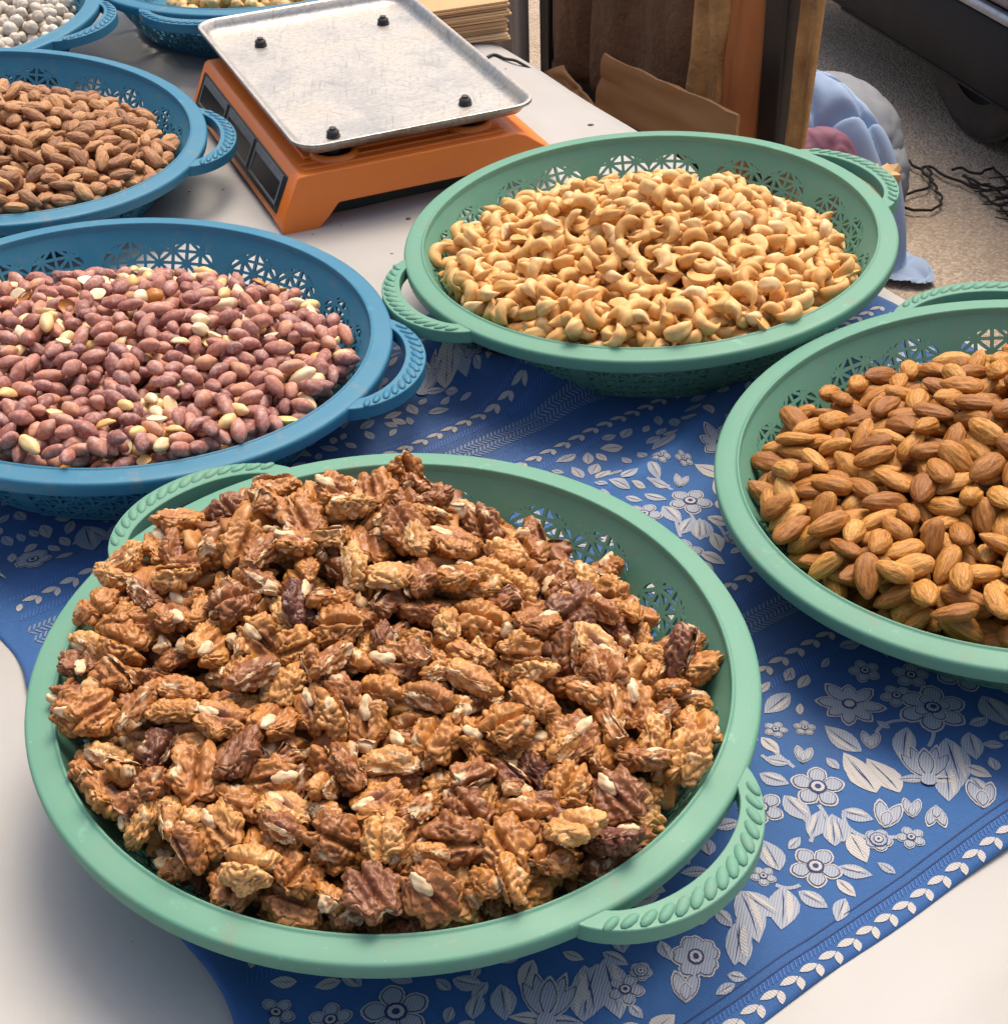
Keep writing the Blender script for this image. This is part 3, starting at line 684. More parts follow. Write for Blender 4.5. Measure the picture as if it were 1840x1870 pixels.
def peanut_shape(seed, sub, split=False):
    V, F = ICO[sub]; r_ = np.random.default_rng(seed + 90); x = V[:, 0]
    L, W_ = .0066 * r_.uniform(.78, 1.2),   .0039 * r_.uniform(.88, 1.1)
    P = V * np.array([L, W_, W_ * r_.uniform(.9, 1.02)]); P[:, 1:] *= (1 + .10 * x + .07 * r_.uniform(-1, 1) * x * x)[:, None]
    P[:, 0] += .0013 * np.clip((x - .8) / .2, 0, 1) ** 2
    P = P + V * (.00055 * pnoise(V * 1.5 + seed))[:, None]
    if split:
        z = P[:, 2]; P[:, 2] = np.where(z < 0, z * .10, z); P[:, 2] -= .0012 * np.exp(-((P[:, 1]) / .001) ** 2) * (z < 0) * 0
    return P, F, {}
def flake_shape(seed, sub):
    V, F = ICO[sub]; P = V * np.array([.0062, .0048, .0034]); z = P[:, 2]
    P[:, 2] = np.where(z < 0, z * .78 , z); P[:, 2] = np.where(V[:, 2] > -.1, P[:, 2], -P[:, 2] * .86 ) * .9
    P = P + V * (.0007 * pnoise(V * 2 + seed))[:, None]
    return P, F, {}
def chick_shape(seed, sub):
    V, F = ICO[sub]; r_ = np.random.default_rng(seed + 130); R_ = (.0050 if seed < 20 else .0058) * r_.uniform(.86, 1.1)
    P = V * np.array([R_ * 1.08, R_, R_]); d = .0010 * pnoise(V * 2.4 + seed) + .0005 * pnoise(V * 5 + seed) + .0013 * np.exp(-((1 - V[:, 0]) / .10)) - .0006 * np.exp(-(V[:, 1] / .16) ** 2) * (V[:, 0] > 0)
    return P + V * d[:, None], F, {}
def corn_shape(seed, sub):
    V, F = ICO[sub]; P = np.sign(V) * np.abs(V) ** .8 * np.array([.0085, .0055, .0035]); P[:, 1] *= 1 - .35 * V[:, 0]
    return P + V * (.0006 * pnoise(V * 2 + seed))[:, None], F, {}
def walnut_shape(seed, sub, kind='half'):
    V, F = ICO[sub]; r_ = np.random.default_rng(seed + 300); x, y, z = V.T; o = seed * 7.31
    a, b, c = .0113 * r_.uniform(.82, 1.12), .0092 * r_.uniform(.88, 1.1), .0056 * r_.uniform(.85, 1.2)
    rr = np.hypot(x, y); ax = np.abs(y); g = np.exp(-(y / .13) ** 2); up = z >= 0
    warp = np.stack([pnoise(V * 1.7 + o), pnoise(V * 1.7 + o + 31), pnoise(V * 1.7 + o + 57)], -1)
    Q = V + .34 * warp
    th = np.arctan2(y, x)
    lob = .12 * np.cos(6 * th + 1.7 * pnoise(V * 1.2 + o) + seed) * np.clip(1.3 - np.abs(z) * 1.6, 0, 1)          # lobed margin
    X = x * a * (1 + lob); Y = y * b * (1 + lob + .08 * warp[:, 1])
    Zt = z * c * (1 + .25 * warp[:, 2]); Zb = -.0034 * np.clip(1 - rr ** 5, 0, 1) ** .5 * (1 + .35 * warp[:, 0]) * np.clip(-z * 5, 0, 1)
    Zb = Zb + (.0052 * g * np.clip(1.15 - np.abs(x), 0, 1) + .0018 * np.exp(-(((ax - .45) / .20) ** 2 + (x / .5) ** 2))) * np.clip(-z * 5, 0, 1)
    Z = np.where(up, Zt - .0046 * g * np.clip(z, 0, 1) * (1 - .5 * x * (1 if seed % 2 else -1)), Zb)
    notch = np.clip((np.abs(x) - .35) / .6, 0, 1) * (np.where(x * (1 if seed % 2 else -1) > 0, 1.0, .45))
    X = X * (1 - .46 * g * notch)
    ridges = worm(np.sin(7.6 * Q[:, 0] + np.where(y > 0, 1.4, 0) + 1.5 * pnoise(V * 1.3 + o + 13)), .85)
    n1 = worm(pnoise(Q * 1.9 + o + 70), .32); n2_ = worm(pnoise(Q * 3.1 + o + 90), .30)
    d = .0023 * (ridges - .8) * np.where(z > -.3, 1, .45) + .0029 * (n1 - .8) * np.where(z > -.3, 1, .6) + .0013 * (n2_ - .8) * np.where(z > -.5, 1, .5)
    N_ = V * np.array([1 / a, 1 / b, 1 / c]) * .01; N_ /= np.linalg.norm(N_, axis=1)[:, None]
    P = np.stack([X, Y, Z], -1) + N_ * d[:, None]
    sept = np.clip(np.exp(-(rr / .36) ** 2) * 1.1, 0, 1) * (~up) * (.35 + .65 * (seed % 3 == 0)) + .35 * np.clip(1 - n1 * 1.6, 0, 1) * (~up)
    flesh = np.zeros(len(V))
    if kind != 'half':
        cut = .10 * b * pnoise(V * 1.2 + o + 3) + (-.05 * b if kind == 'quarter' else .10 * b)
        dc = cut - P[:, 1]; m = dc > 0; P[:, 1] = np.where(m, cut - dc * .10 + .0009 * pnoise(V * 2.0 + o) * np.clip(dc / .002, 0, 1), P[:, 1]); P[:, [0, 2]] *= (1 - .16 * np.clip(dc / .0015, 0, 1))[:, None]
        flesh = np.clip(dc / .0012, 0, 1) * np.clip((pnoise(V * 1.6 + o + 44) - .02) * 4, 0, 1); sept = np.where(m, sept * .5, sept)
    if kind in ('bit', 'crumb'):
        cut = .10 * a + .15 * a * pnoise(V * 1.2 + o + 8)
        dc = P[:, 0] - cut; m = dc > 0; P[:, 0] = np.where(m, cut + dc * .12 + .0009 * pnoise(V * 2.2 + o) * np.clip(dc / .002, 0, 1), P[:, 0]); P[:, [1, 2]] *= (1 - .16 * np.clip(dc / .0015, 0, 1))[:, None]; flesh = np.maximum(flesh, np.clip(dc / .0012, 0, 1) * np.clip(pnoise(V * 1.6 + o + 21) * 4, 0, 1))
    chip = np.clip((pnoise(V * 1.2 + o + 120) - (.50 if kind == 'half' else .38 if kind != 'crumb' else -.15)) * 8, 0, 1) * ((rr > .5) | (kind == 'crumb')); flesh = np.maximum(flesh, chip * .85)
    if kind == 'half' and seed % 3 != 2:
        Vg, Fg = ICO[3 if sub > 4 else 2]; G = Vg * np.array([.0046, .0022, .0016]) * r_.uniform(.85, 1.25); G = G + Vg * (.0011 * pnoise(Vg * 1.6 + o))[:, None]
        G = G + np.array([.0060 * (1 if seed % 2 else -1), .0003 if kind == 'half' else .0012, -.0022])
        F = np.concatenate([F, Fg + len(P)]); P = np.concatenate([P, G]); flesh = np.concatenate([flesh, np.ones(len(G))]); sept = np.concatenate([sept, np.zeros(len(G))])
    if kind == 'crumb': P = P * .62
    P = P - (P.max(0) + P.min(0)) / 2
    return P, F, dict(flesh=flesh, sept=np.clip(sept, 0, 1))

# ------------------------------------------------------------------ packing a heap by dropping nuts onto a height map
def pack(rs, shapes, weights, target, r_in, cell, tilt, K=5, nmax=3000, shrink_=.93, allow=.5, thr=.25, dens=28):
    """shapes: list of semi-axes; returns (kind, position, rotation) in the basket's frame"""
    ext = .150; n = int(2 * ext / cell) + 1; g = np.linspace(-ext, ext, n); GX, GY = np.meshgrid(g, g, indexing='ij'); R_ = np.hypot(GX, GY)
    H = np.where(R_ < RB, -.051, -.051 + np.clip((R_ - RB) / (RIN - RB), 0, 1) * .05); H = np.where(R_ > RIN - .002, .0015, H)
    T = np.where(R_ < r_in, target(GX, GY), -9)
    out = []; fails = 0; weights = np.array(weights) / sum(weights); inside = np.argwhere(R_ < r_in)
    cz = np.mean([s[2] for s in shapes])
    while fails < 90 and len(out) < nmax:
        pick = inside[rs.integers(len(inside), size=dens)]; dfc = T[pick[:, 0], pick[:, 1]] - H[pick[:, 0], pick[:, 1]]
        b = np.argmax(dfc)
        if dfc[b] < thr * cz: fails += 1; continue
        k = rs.choice(len(shapes), p=weights); ax = np.array(shapes[k]); best = None
        for _ in range(K):
            px, py = g[pick[b][0]] + rs.normal(0, ax[1] * .5), g[pick[b][1]] + rs.normal(0, ax[1] * .5)
            rad = math.hypot(px, py); mx = r_in - ax[1] * .42
            if rad > mx: px *= mx / rad; py *= mx / rad
            yaw = rs.uniform(0, 2 * math.pi); nrm = np.array([rs.normal(0, tilt), rs.normal(0, tilt), 1.0]); nrm /= np.linalg.norm(nrm)
            if rs.random() < .5: nrm = -nrm
            x_ = np.array([math.cos(yaw), math.sin(yaw), 0]); x_ -= nrm * (x_ @ nrm); x_ /= np.linalg.norm(x_); y_ = np.cross(nrm, x_)
            Rm = np.stack([x_, y_, nrm], 1); sh = ax * shrink_; Mi = Rm @ np.diag(sh ** 2) @ Rm.T; Mm = np.linalg.inv(Mi)
            ex, ey = math.sqrt(Mi[0, 0]), math.sqrt(Mi[1, 1])
            i0, i1 = max(0, int((px - ex + ext) / cell)), min(n - 1, int((px + ex + ext) / cell) + 1)
            j0, j1 = max(0, int((py - ey + ext) / cell)), min(n - 1, int((py + ey + ext) / cell) + 1)
            dx = (g[i0:i1 + 1] - px)[:, None]; dy = (g[j0:j1 + 1] - py)[None, :]
            bb = Mm[0, 2] * dx + Mm[1, 2] * dy; cc = Mm[0, 0] * dx * dx + 2 * Mm[0, 1] * dx * dy + Mm[1, 1] * dy * dy - 1
            disc_ = bb * bb - Mm[2, 2] * cc; ok = disc_ > 0
            if not ok.any(): continue
            sq = np.sqrt(np.where(ok, disc_, 0)); zb = (-bb - sq) / Mm[2, 2]; zt = (-bb + sq) / Mm[2, 2]
            Hw = H[i0:i1 + 1, j0:j1 + 1]; rest = np.where(ok, Hw - zb, -9).max()
            score = rest + .25 * math.sqrt(Mi[2, 2])
            if best is None or score < best[0]: best = (score, rest, i0, i1, j0, j1, zt, ok, px, py, Rm, math.sqrt(Mi[2, 2]))
        if best is None: fails += 1; continue
        _, rest, i0, i1, j0, j1, zt, ok, px, py, Rm, hz = best
        tc = float(target(np.array(px), np.array(py)))
        if rest > tc + allow * cz: fails += 1; continue
        fails = max(0, fails - 1)
        Hw = H[i0:i1 + 1, j0:j1 + 1]; H[i0:i1 + 1, j0:j1 + 1] = np.where(ok, np.maximum(Hw, rest + zt), Hw)
        out.append((k, np.array([px, py, rest]), Rm))
    return out
DIRS = ICO[3][0]
def visible_px(items, shapes, mw, res=2.2):
    """how many (coarse) picture cells each nut wins; a plain z-buffer of surface points from the photo's viewpoint"""
    B = np.array(mw); n = len(items); ids = []; uv = []; dep = []
    for i, (k, p, Rm) in enumerate(items):
        P = (DIRS * np.array(shapes[k])) @ Rm.T + p; P = P @ B[:3, :3].T + B[:3, 3] - CAM
        d = P @ FW; uv.append(np.stack([(PW / 2 + FPX * (P @ RT) / d) / (res * 1.83), (PH / 2 - FPX * (P @ UP) / d) / (res * 1.83)], -1)); dep.append(d); ids.append(np.full(len(P), i))
    uv = np.concatenate(uv).astype(int); dep = np.concatenate(dep); ids = np.concatenate(ids); w_, h_ = int(PW / 1.83 / res), int(PH / 1.83 / res)
    ok = (uv[:, 0] >= 0) & (uv[:, 0] < w_) & (uv[:, 1] >= 0) & (uv[:, 1] < h_); uv, dep, ids = uv[ok], dep[ok], ids[ok]
    key = uv[:, 1] * w_ + uv[:, 0]; order = np.lexsort((dep, key)); key, ids = key[order], ids[order]
    first = np.ones(len(key), bool); first[1:] = key[1:] != key[:-1]
    return np.bincount(ids[first], minlength=n)
def shape_mesh(name, data, mat):
    P, F, at = data; return mesh(name, P, F, mat, True, None, None, dict(loc=P, **at))
SECT = ['right', 'back-right', 'back', 'back-left', 'left', 'front-left', 'front', 'front-right']
def where(p):
    r = math.hypot(p[0], p[1]); s_ = SECT[int(round(math.atan2(p[1], p[0]) / (math.pi / 4))) % 8]
    return 'near the crown of the heap' if r < .045 else ('on the %s slope' % s_ if r < .098 else 'by the %s rim' % s_)
def heap(items, shapes, kinds, mw, nmax):
    """kinds[k] = (object name, label, category, group, [hi meshes], [lo data], material, min_px)"""
    px = visible_px(items, shapes, mw); B = np.array(mw); order = np.argsort(-px); used = {}; rest = {}
    for i in order:
        k, p, Rm = items[i]; nm, lab, cat, grp, hi, lo, mat, mn = kinds[k]
        if px[i] >= mn and used.get(nm, 0) < nmax:
            used[nm] = used.get(nm, 0) + 1; m4 = np.eye(4); m4[:3, :3] = B[:3, :3] @ Rm * float(rng.uniform(.94, 1.06)); m4[:3, 3] = B[:3, :3] @ p + B[:3, 3]
            o = link(nm, hi[int(rng.integers(len(hi)))], mw=Matrix(m4.tolist())); t_ = float(rng.random()); o.pass_index = int(t_ * 998)
            shades, noun, tail = lab; shade = [w_ for lim, w_ in shades if t_ <= lim][0]
            tag(o, ' '.join(x for x in (shade, noun, where(p), tail) if x), cat, grp)
        else: rest.setdefault((nm, mat.name), []).append((k, p, Rm))
    for (nm, _), L in rest.items():
        Vs, Fs, T_, at = [], [], [], {}; n0 = 0; Ls = []
        for k, p, Rm in L:
            lo = kinds[k][5]; P, F, a = lo[int(rng.integers(len(lo)))]
            Vs.append((P @ Rm.T + p) @ B[:3, :3].T + B[:3, 3]); Ls.append(P); Fs.append(F + n0); n0 += len(P); T_.append(np.full(len(P), rng.random()))
            for q_, v in a.items(): at.setdefault(q_, []).append(v)
        at = {q_: np.concatenate(v) for q_, v in at.items()}
        me = mesh(nm + '_heap', np.concatenate(Vs), np.concatenate(Fs), kinds[L[0][0]][6], True, None, None, dict(loc=np.concatenate(Ls), tint=np.concatenate(T_), **at))
        o = link(nm + '_heap', me); tag(o, kind='stuff', label=STUFF.get(nm, ''), cat='nuts')
    print('heap', {k: v for k, v in used.items()}, 'stuff', {k[0]: len(v) for k, v in rest.items()})
STUFF = {'walnut_kernel': 'walnut pieces lying deeper in the heap in the nearest green basket', 'cashew_nut': 'remaining cashews of the heap in the green basket by the scale',
         'almond': 'almonds lying deeper in the green basket at the right edge', 'red_peanut': 'remaining red-skinned peanuts in the blue basket behind the walnuts', 'blanched_peanut': 'pale skinless peanuts lying deeper among the red-skinned peanuts',
         'peanut_skin_flake': 'loose orange peanut skins lying deeper among the peanuts', 'roasted_almond': 'dusty almonds lying deeper in the blue basket left of the scale',
         'white_chickpea': 'white chickpeas lying deeper in the far left blue basket', 'yellow_chickpea': 'roasted chickpeas lying deeper in the blue basket behind the scale', 'fried_corn_kernel': 'yellow corn lying deeper in the blue basket behind the scale'}
rs = np.random.default_rng(11)
# walnuts
wk = ['half'] * 9 + ['quarter'] * 7 + ['bit'] * 5 + ['crumb'] * 4
whi = [[shape_mesh('walnut_kernel', walnut_shape(i, 5 if k != 'crumb' else 4, k), WALNUT)] for i, k in enumerate(wk)]; wlo = [[walnut_shape(i, 3, k)] for i, k in enumerate(wk)]
wsh = []
for d in wlo: e = (d[0][0].max(0) - d[0][0].min(0)) / 2; wsh.append(tuple(e))
wt = [1.5] * 9 + [1.0] * 7 + [.9] * 5 + [1.0] * 4
_edge = lambda x, y: .016 * np.clip((np.hypot(x, y) - .085) / .04, 0, 1) * np.clip(.55 - (.55 * x + .83 * y) / .135, 0, 1)
tw = lambda x, y: -.004 + _edge(x, y) * .8 + .031 * np.clip(1 - (x * x + y * y) / .135 ** 2, 0, 1) - .034 * np.clip((.55 * x + .83 * y) / .135 - .30, 0, 1) + .010 * np.exp(-(((x + .07) / .07) ** 2 + ((y - .06) / .06) ** 2)) + .020 * np.exp(-(((x + .005) / .05) ** 2 + ((y - .085) / .045) ** 2))
it = pack(rs, wsh, wt, tw, .138, .0016, .55, K=6, shrink_=.84, allow=.45)
WSH = [(.055, 'dark brown'), (.20, 'reddish brown'), (.65, 'amber'), (.88, 'golden'), (1, 'pale golden')]
WN = dict(half='walnut half', quarter='broken walnut quarter', bit='small broken walnut piece', crumb='cream-fleshed walnut crumb')
heap(it, wsh, [('walnut_kernel', (WSH, WN[wk[i]], 'in the nearest basket'), 'walnut', 'walnut pieces in the nearest green basket', whi[i], wlo[i], WALNUT, 3) for i in range(len(wk))], PW_, 300)
def hero(i, loc, rx, ry, rz, shade, label):
    o = link('walnut_kernel', whi[i][0]); o.rotation_euler = (rx, ry, rz); o.location = loc; o.pass_index = shade; tag(o, label, 'walnut', 'walnut pieces in the nearest green basket')
hero(1, (-.046, .618, .8330), math.radians(68), math.radians(84), math.radians(6), 470, 'amber walnut half standing upright above the back rim of the nearest basket')
hero(14, (.0715, .497, .8225), math.radians(20), math.radians(-38), math.radians(62), 30, 'dark shrivelled walnut piece leaning up against the right rim of the nearest basket')
# cashews
chi = [[shape_mesh('cashew_nut', cashew_shape(i, 3, i >= 7), CASHEW)] for i in range(9)]; clo = [[cashew_shape(i, 2, i >= 7)] for i in range(9)]
csh = [tuple((d[0][0].max(0) - d[0][0].min(0)) / 2) for d in clo]
def tc(x, y):
    r = np.sqrt((x - .0) ** 2 + (y + .0) ** 2 + .018 ** 2) / .136
    return -.022 + .9 * _edge(x, y) + .057 * np.clip(1.0 - r, 0, 1) + .014 * np.clip(-y / .135, 0, 1) - .006 * np.clip(y / .135, 0, 1)
it = pack(rs, csh, [1] * 7 + [.5] * 2, tc, .139, .0015, .6, K=5, shrink_=.85, allow=.4)
heap(it, csh, [('cashew_nut', ([(.4, 'golden'), (.8, 'light'), (1, 'pale')], 'split cashew half' if i >= 7 else 'curved whole cashew', 'by the scale'), 'cashew', 'cashews in the green basket by the scale', chi[i], clo[i], CASHEW, 2) for i in range(9)], PC_, 300)
# raw almonds
ahi = [[shape_mesh('almond', almond_shape(i, 4), ALMOND)] for i in range(8)]; alo = [[almond_shape(i, 2)] for i in range(8)]
ash = [tuple((d[0][0].max(0) - d[0][0].min(0)) / 2) for d in alo]
ta = lambda x, y: -.010 + .8 * _edge(x, y) + .030 * np.clip(1 - (x * x + y * y) / .136 ** 2, 0, 1) - .015 * np.clip(y / .13, 0, 1) + .012 * np.exp(-(((x - .03) / .05) ** 2 + ((y - .03) / .05) ** 2))
it = pack(rs, ash, [1] * 8, ta, .133, .0015, .42, K=6, shrink_=.90, allow=.4)
heap(it, ash, [('almond', ([(.3, 'dark brown'), (.75, 'orange-brown'), (1, 'light brown')], 'almond', 'at the right edge'), 'almond', 'almonds in the green basket at the right', ahi[i], alo[i], ALMOND, 2) for i in range(8)], PA_, 300)
# peanuts
phi = [[shape_mesh('red_peanut', peanut_shape(i, 3), PEANUT)] for i in range(7)] + [[shape_mesh('blanched_peanut', peanut_shape(20 + i, 3, i >= 2), BLANCH)] for i in range(4)] + [[shape_mesh('peanut_skin_flake', flake_shape(i, 3), FLAKE)] for i in range(2)]
plo = [[peanut_shape(i, 2)] for i in range(7)] + [[peanut_shape(20 + i, 2, i >= 2)] for i in range(4)] + [[flake_shape(i, 2)] for i in range(2)]
psh = [tuple((d[0][0].max(0) - d[0][0].min(0)) / 2) for d in plo]
tp = lambda x, y: -.008 + .8 * _edge(x, y) + .022 * np.clip(1 - (x * x + y * y) / .136 ** 2, 0, 1) - .021 * np.clip(y / .13, 0, 1)
it = pack(rs, psh, [1] * 7 + [.26, .26, .42, .42] + [.14] * 2, tp, .139, .0013, .5, K=4, shrink_=.92, allow=.4)
heap(it, psh, [('red_peanut', ([(.35, 'dark mauve'), (.75, 'dusty red'), (1, 'orange-red')], 'peanut', 'of the front blue basket'), 'peanut', 'red-skinned peanuts in the blue basket', phi[i], plo[i], PEANUT, 2) for i in range(7)] +
     [('blanched_peanut', ([(.45, 'yellow'), (1, 'cream')], 'split skinless peanut' if i >= 2 else 'whole skinless peanut', 'among the red peanuts'), 'peanut', 'skinless peanuts among the red ones', phi[7 + i], plo[7 + i], BLANCH, 1) for i in range(4)] +
     [('peanut_skin_flake', ([(1, 'loose orange')], 'peanut skin', 'among the red peanuts'), 'peanut skin', 'loose orange peanut skins', phi[11 + i], plo[11 + i], FLAKE, 1) for i in range(2)], PP_, 300)
# roasted almonds
rhi = [[shape_mesh('roasted_almond', almond_shape(30 + i, 4), ROAST)] for i in range(7)]; rlo = [[almond_shape(30 + i, 2)] for i in range(7)]
rsh = [tuple((d[0][0].max(0) - d[0][0].min(0)) / 2) for d in rlo]
tr = lambda x, y: -.013 + .8 * _edge(x, y) + .026 * np.clip(1 - (x * x + y * y) / .136 ** 2, 0, 1) + .006 * np.clip(-y / .13, 0, 1) - .014 * np.clip(y / .13, 0, 1)
it = pack(rs, rsh, [1] * 7, tr, .139, .0015, .45, K=5, shrink_=.90, allow=.4)
heap(it, rsh, [('roasted_almond', ([(.3, 'dark dusty'), (.75, 'dusty brown'), (1, 'light dusty')], 'roasted almond', 'left of the scale'), 'almond', 'roasted almonds in the blue basket', rhi[i], rlo[i], ROAST, 2) for i in range(7)], PR_, 300)
# chickpeas
khi = [[shape_mesh('white_chickpea', chick_shape(i, 3), CHICK)] for i in range(5)]; klo = [[chick_shape(i, 2)] for i in range(5)]
ksh = [tuple((d[0][0].max(0) - d[0][0].min(0)) / 2) for d in klo]
tk = lambda x, y: -.012 + .022 * np.clip(1 - (x * x + y * y) / .136 ** 2, 0, 1)
it = pack(rs, ksh, [1] * 5, lambda x, y: np.where(x > -.06, tk(x, y), -.035), .136, .0016, .6, K=3, shrink_=.95, allow=.4)
heap(it, ksh, [('white_chickpea', ([(.5, 'greyish white'), (1, 'chalky white')], 'chickpea', 'in the far left basket'), 'chickpea', 'white chickpeas in the far left basket', khi[i], klo[i], CHICK, 1) for i in range(5)], PK_, 300)
yhi = [[shape_mesh('yellow_chickpea', chick_shape(20 + i, 3), CHICKY)] for i in range(4)] + [[shape_mesh('fried_corn_kernel', corn_shape(i, 3), FRIED)] for i in range(2)]
ylo = [[chick_shape(20 + i, 2)] for i in range(4)] + [[corn_shape(i, 2)] for i in range(2)]
ysh = [tuple((d[0][0].max(0) - d[0][0].min(0)) / 2) for d in ylo]
ty_ = lambda x, y: -.012 + .020 * np.clip(1 - (x * x + y * y) / .136 ** 2, 0, 1) - .03 * np.clip((-.05 - x) / .03, 0, 1)
YK = [('yellow_chickpea', ([(.5, 'golden'), (1, 'pale golden')], 'chickpea', 'behind the scale'), 'chickpea', 'roasted chickpeas behind the scale', yhi[i], ylo[i], CHICKY, 1) for i in range(4)] + [('fried_corn_kernel', ([(1, 'bright yellow')], 'corn kernel', 'behind the scale'), 'corn', 'yellow corn kernels behind the scale', yhi[4 + i], ylo[4 + i], FRIED, 1) for i in range(2)]
it = pack(rs, ysh, [1] * 4 + [.001] * 2, ty_, .136, .0016, .6, K=3, shrink_=.95, allow=.4)
it = [((4 + (i % 2)) if (p[0] * .8 + p[1] * .2 > .022 and k < 4) else k, p, R_) for i, (k, p, R_) in enumerate(it)]
heap(it, ysh, YK, PB_, 300)
# ------------------------------------------------------------------ price scale
ORANGE = simple('orange_plastic', (.90, .215, .025), .36, (.78, .20, .04), 14, .06, 120, .55)
BLACKP = simple('black_plastic', (.012, .013, .015), .42, (.03, .03, .03), 40)
GLASSB = simple('dark_display_glass', (.010, .010, .011), .3, (.022, .014, .012), 30)
GREYP = simple('grey_display_frame', (.17, .18, .18), .5, (.09, .10, .10), 180, .2, 300)
RUBBER = simple('black_rubber', (.018, .018, .02), .6, (.06, .055, .05), 60, .2)
BASEG = simple('dark_green_base', (.022, .035, .030), .6, (.05, .055, .05), 20)
def m_steel():
    m = M('scratched_steel', .3); o = m.obj()
    def lines(rz, k): return m.noise(m.node('Mapping', {'Vector': m.node('Mapping', {'Vector': o, 'Rotation': (0, 0, rz)}).outputs[0], 'Scale': (k, 26, 26)}).outputs[0], 1, 3, .65)
    sc = m.math('MAXIMUM', m.math('MAXIMUM', lines(.35, 620), lines(-.6, 560)), lines(1.3, 640)); b = m.noise(o, 18, 5, .65); f_ = m.noise(o, 240, 4, .7)
    c = m.mix(m.rng(sc, .60, .74), (.46, .44, .41), (.22, .21, .19)); c = m.mix(m.rng(f_, .46, .64, 0, .8), c, (.30, .285, .26)); c = m.mix(m.rng(b, .52, .72, 0, .5), c, (.42, .36, .28))
    m.set('Base Color', c); m.set('Metallic', m.rng(b, .40, .66, .92, .45)); m.set('Roughness', m.rng(m.math('ADD', b, m.math('MULTIPLY', f_, .6)), .6, 1.1, .32, .6))
    m.bump(m.math('ADD', sc, f_), .4, .0005)
    return m.m
STEEL = m_steel()
SO = np.array([-.1365, 1.0395]); SU = np.array([.925, .38]); SL = np.array([-.38, .925]); ZS = ZT + .0030
SMW = Matrix(((SU[0], SL[0], 0, SO[0]), (SU[1], SL[1], 0, SO[1]), (0, 0, 1, ZS), (0, 0, 0, 1)))
sc_ = thing('price_scale', 'orange electronic price scale with a scratched steel pan and bolts', 'scale', SMW)
Ls = .255
top_ = [(-.0165, .007), (-.001, .0410), (.002, .0430), (.168, .0430), (.176, .0405), (.203, .0205), (.203, .0175)]
foot_ = [(.028, .0175), (.020, .0085), (.011, .0), (-.0155, .0)]
mid_ = [(.028, .0174), (-.004, .0172), (-.0115, .0055), (-.0160, .0040)]
V = []; F = []; rows = [(0, foot_), (.021, foot_), (.027, mid_), (Ls - .027, mid_), (Ls - .021, foot_), (Ls, foot_)]
for l_, ft in rows: V += [(s_, l_, z_) for s_, z_ in top_ + ft]
n_ = len(top_) + 4
for i in range(len(rows) - 1):
    for k in range(n_): F.append((i * n_ + k, i * n_ + (k + 1) % n_, (i + 1) * n_ + (k + 1) % n_, (i + 1) * n_ + k))
F += [tuple(range(n_))[::-1], tuple(range((len(rows) - 1) * n_, len(rows) * n_))]
mb = MB(); mb.add(V, F); mb.build('body', ORANGE, sc_, bevel=.0028, seg=3)
mb = MB(); mb.prism([(-.006, .0), (.196, .0), (.196, .0173), (-.006, .0173)], .020, Ls - .02, lambda x, y, z: (x, z, y)); mb.build('base_plate', BASEG, sc_, bevel=.0015)
mb = MB(); mb.prism([(.012, .026), (.158, .026), (.158, Ls - .02), (.012, Ls - .02)], .0427, .0455); mb.build('raised_deck', ORANGE, sc_, bevel=.003, seg=3)
mb = MB()
for a, b, c, d in ((.006, .0065, .162, .0105), (.006, .0165, .162, .0195)): mb.box(((a + c) / 2, (b + d) / 2, .0436), (c - a, d - b, .0022))
mb.build('ridge', ORANGE, sc_, bevel=.0008)
for (s_, l_) in ((.035, .0255), (.142, .0295), (.043, .222), (.148, .225)):
    mb = MB(); mb.lathe([(.0128, .0425), (.0128, .0470), (.0142, .0480), (.0165, .0474), (.0180, .0450), (.0185, .0425)], 28, True, (s_, l_, 0)); r_ = mb.build('well_ring', ORANGE, sc_, sharp=180)
    mb = MB(); mb.lathe([(.0002, .0462), (.0127, .0464), (.0128, .0450), (.0002, .0450)], 24, False, (s_, l_, 0)); mb.build('well', BLACKP, r_)
    mb = MB(); mb.lathe([(.0002, .046), (.0055, .046), (.0050, .0518), (.0002, .0518)], 16, False, (s_, l_, 0)); mb.build('pan_support', RUBBER, sc_)
# display face
n_f = np.array([-(.0435 - .007), 0, -.0155 + .0]); fdir = np.array([.0155, 0, .0340]); fdir /= np.linalg.norm(fdir); nf = np.array([-fdir[2], 0, fdir[0]])
def face(l, h, o): return np.array([-.0165, l, .007]) + fdir * (h * .0374) + nf * o
def facebox(l0, l1, h0, h1, o0, o1, mb): mb.hexa([face(l0, h0, o0), face(l0, h1, o0), face(l1, h1, o0), face(l1, h0, o0), face(l0, h0, o1), face(l0, h1, o1), face(l1, h1, o1), face(l1, h0, o1)])
mb = MB(); facebox(.017, Ls - .010, .10, .88, -.001, .0012, mb); pan_ = mb.build('display_panel', BLACKP, sc_, bevel=.001)
for l0 in (.022, .096, .170):
    mb = MB(); l1 = l0 + .067
    facebox(l0, l1, .68, .84, .0012, .0019, mb); facebox(l0, l1, .22, .27, .0012, .0019, mb); facebox(l0, l0 + .0022, .27, .68, .0012, .0019, mb); facebox(l1 - .0022, l1, .27, .68, .0012, .0019, mb)
    wf = mb.build('display_window', GREYP, pan_)
    mb = MB(); facebox(l0 + .0022, l1 - .0022, .27, .68, .0010, .0015, mb); mb.build('display_glass', GLASSB, pan_)
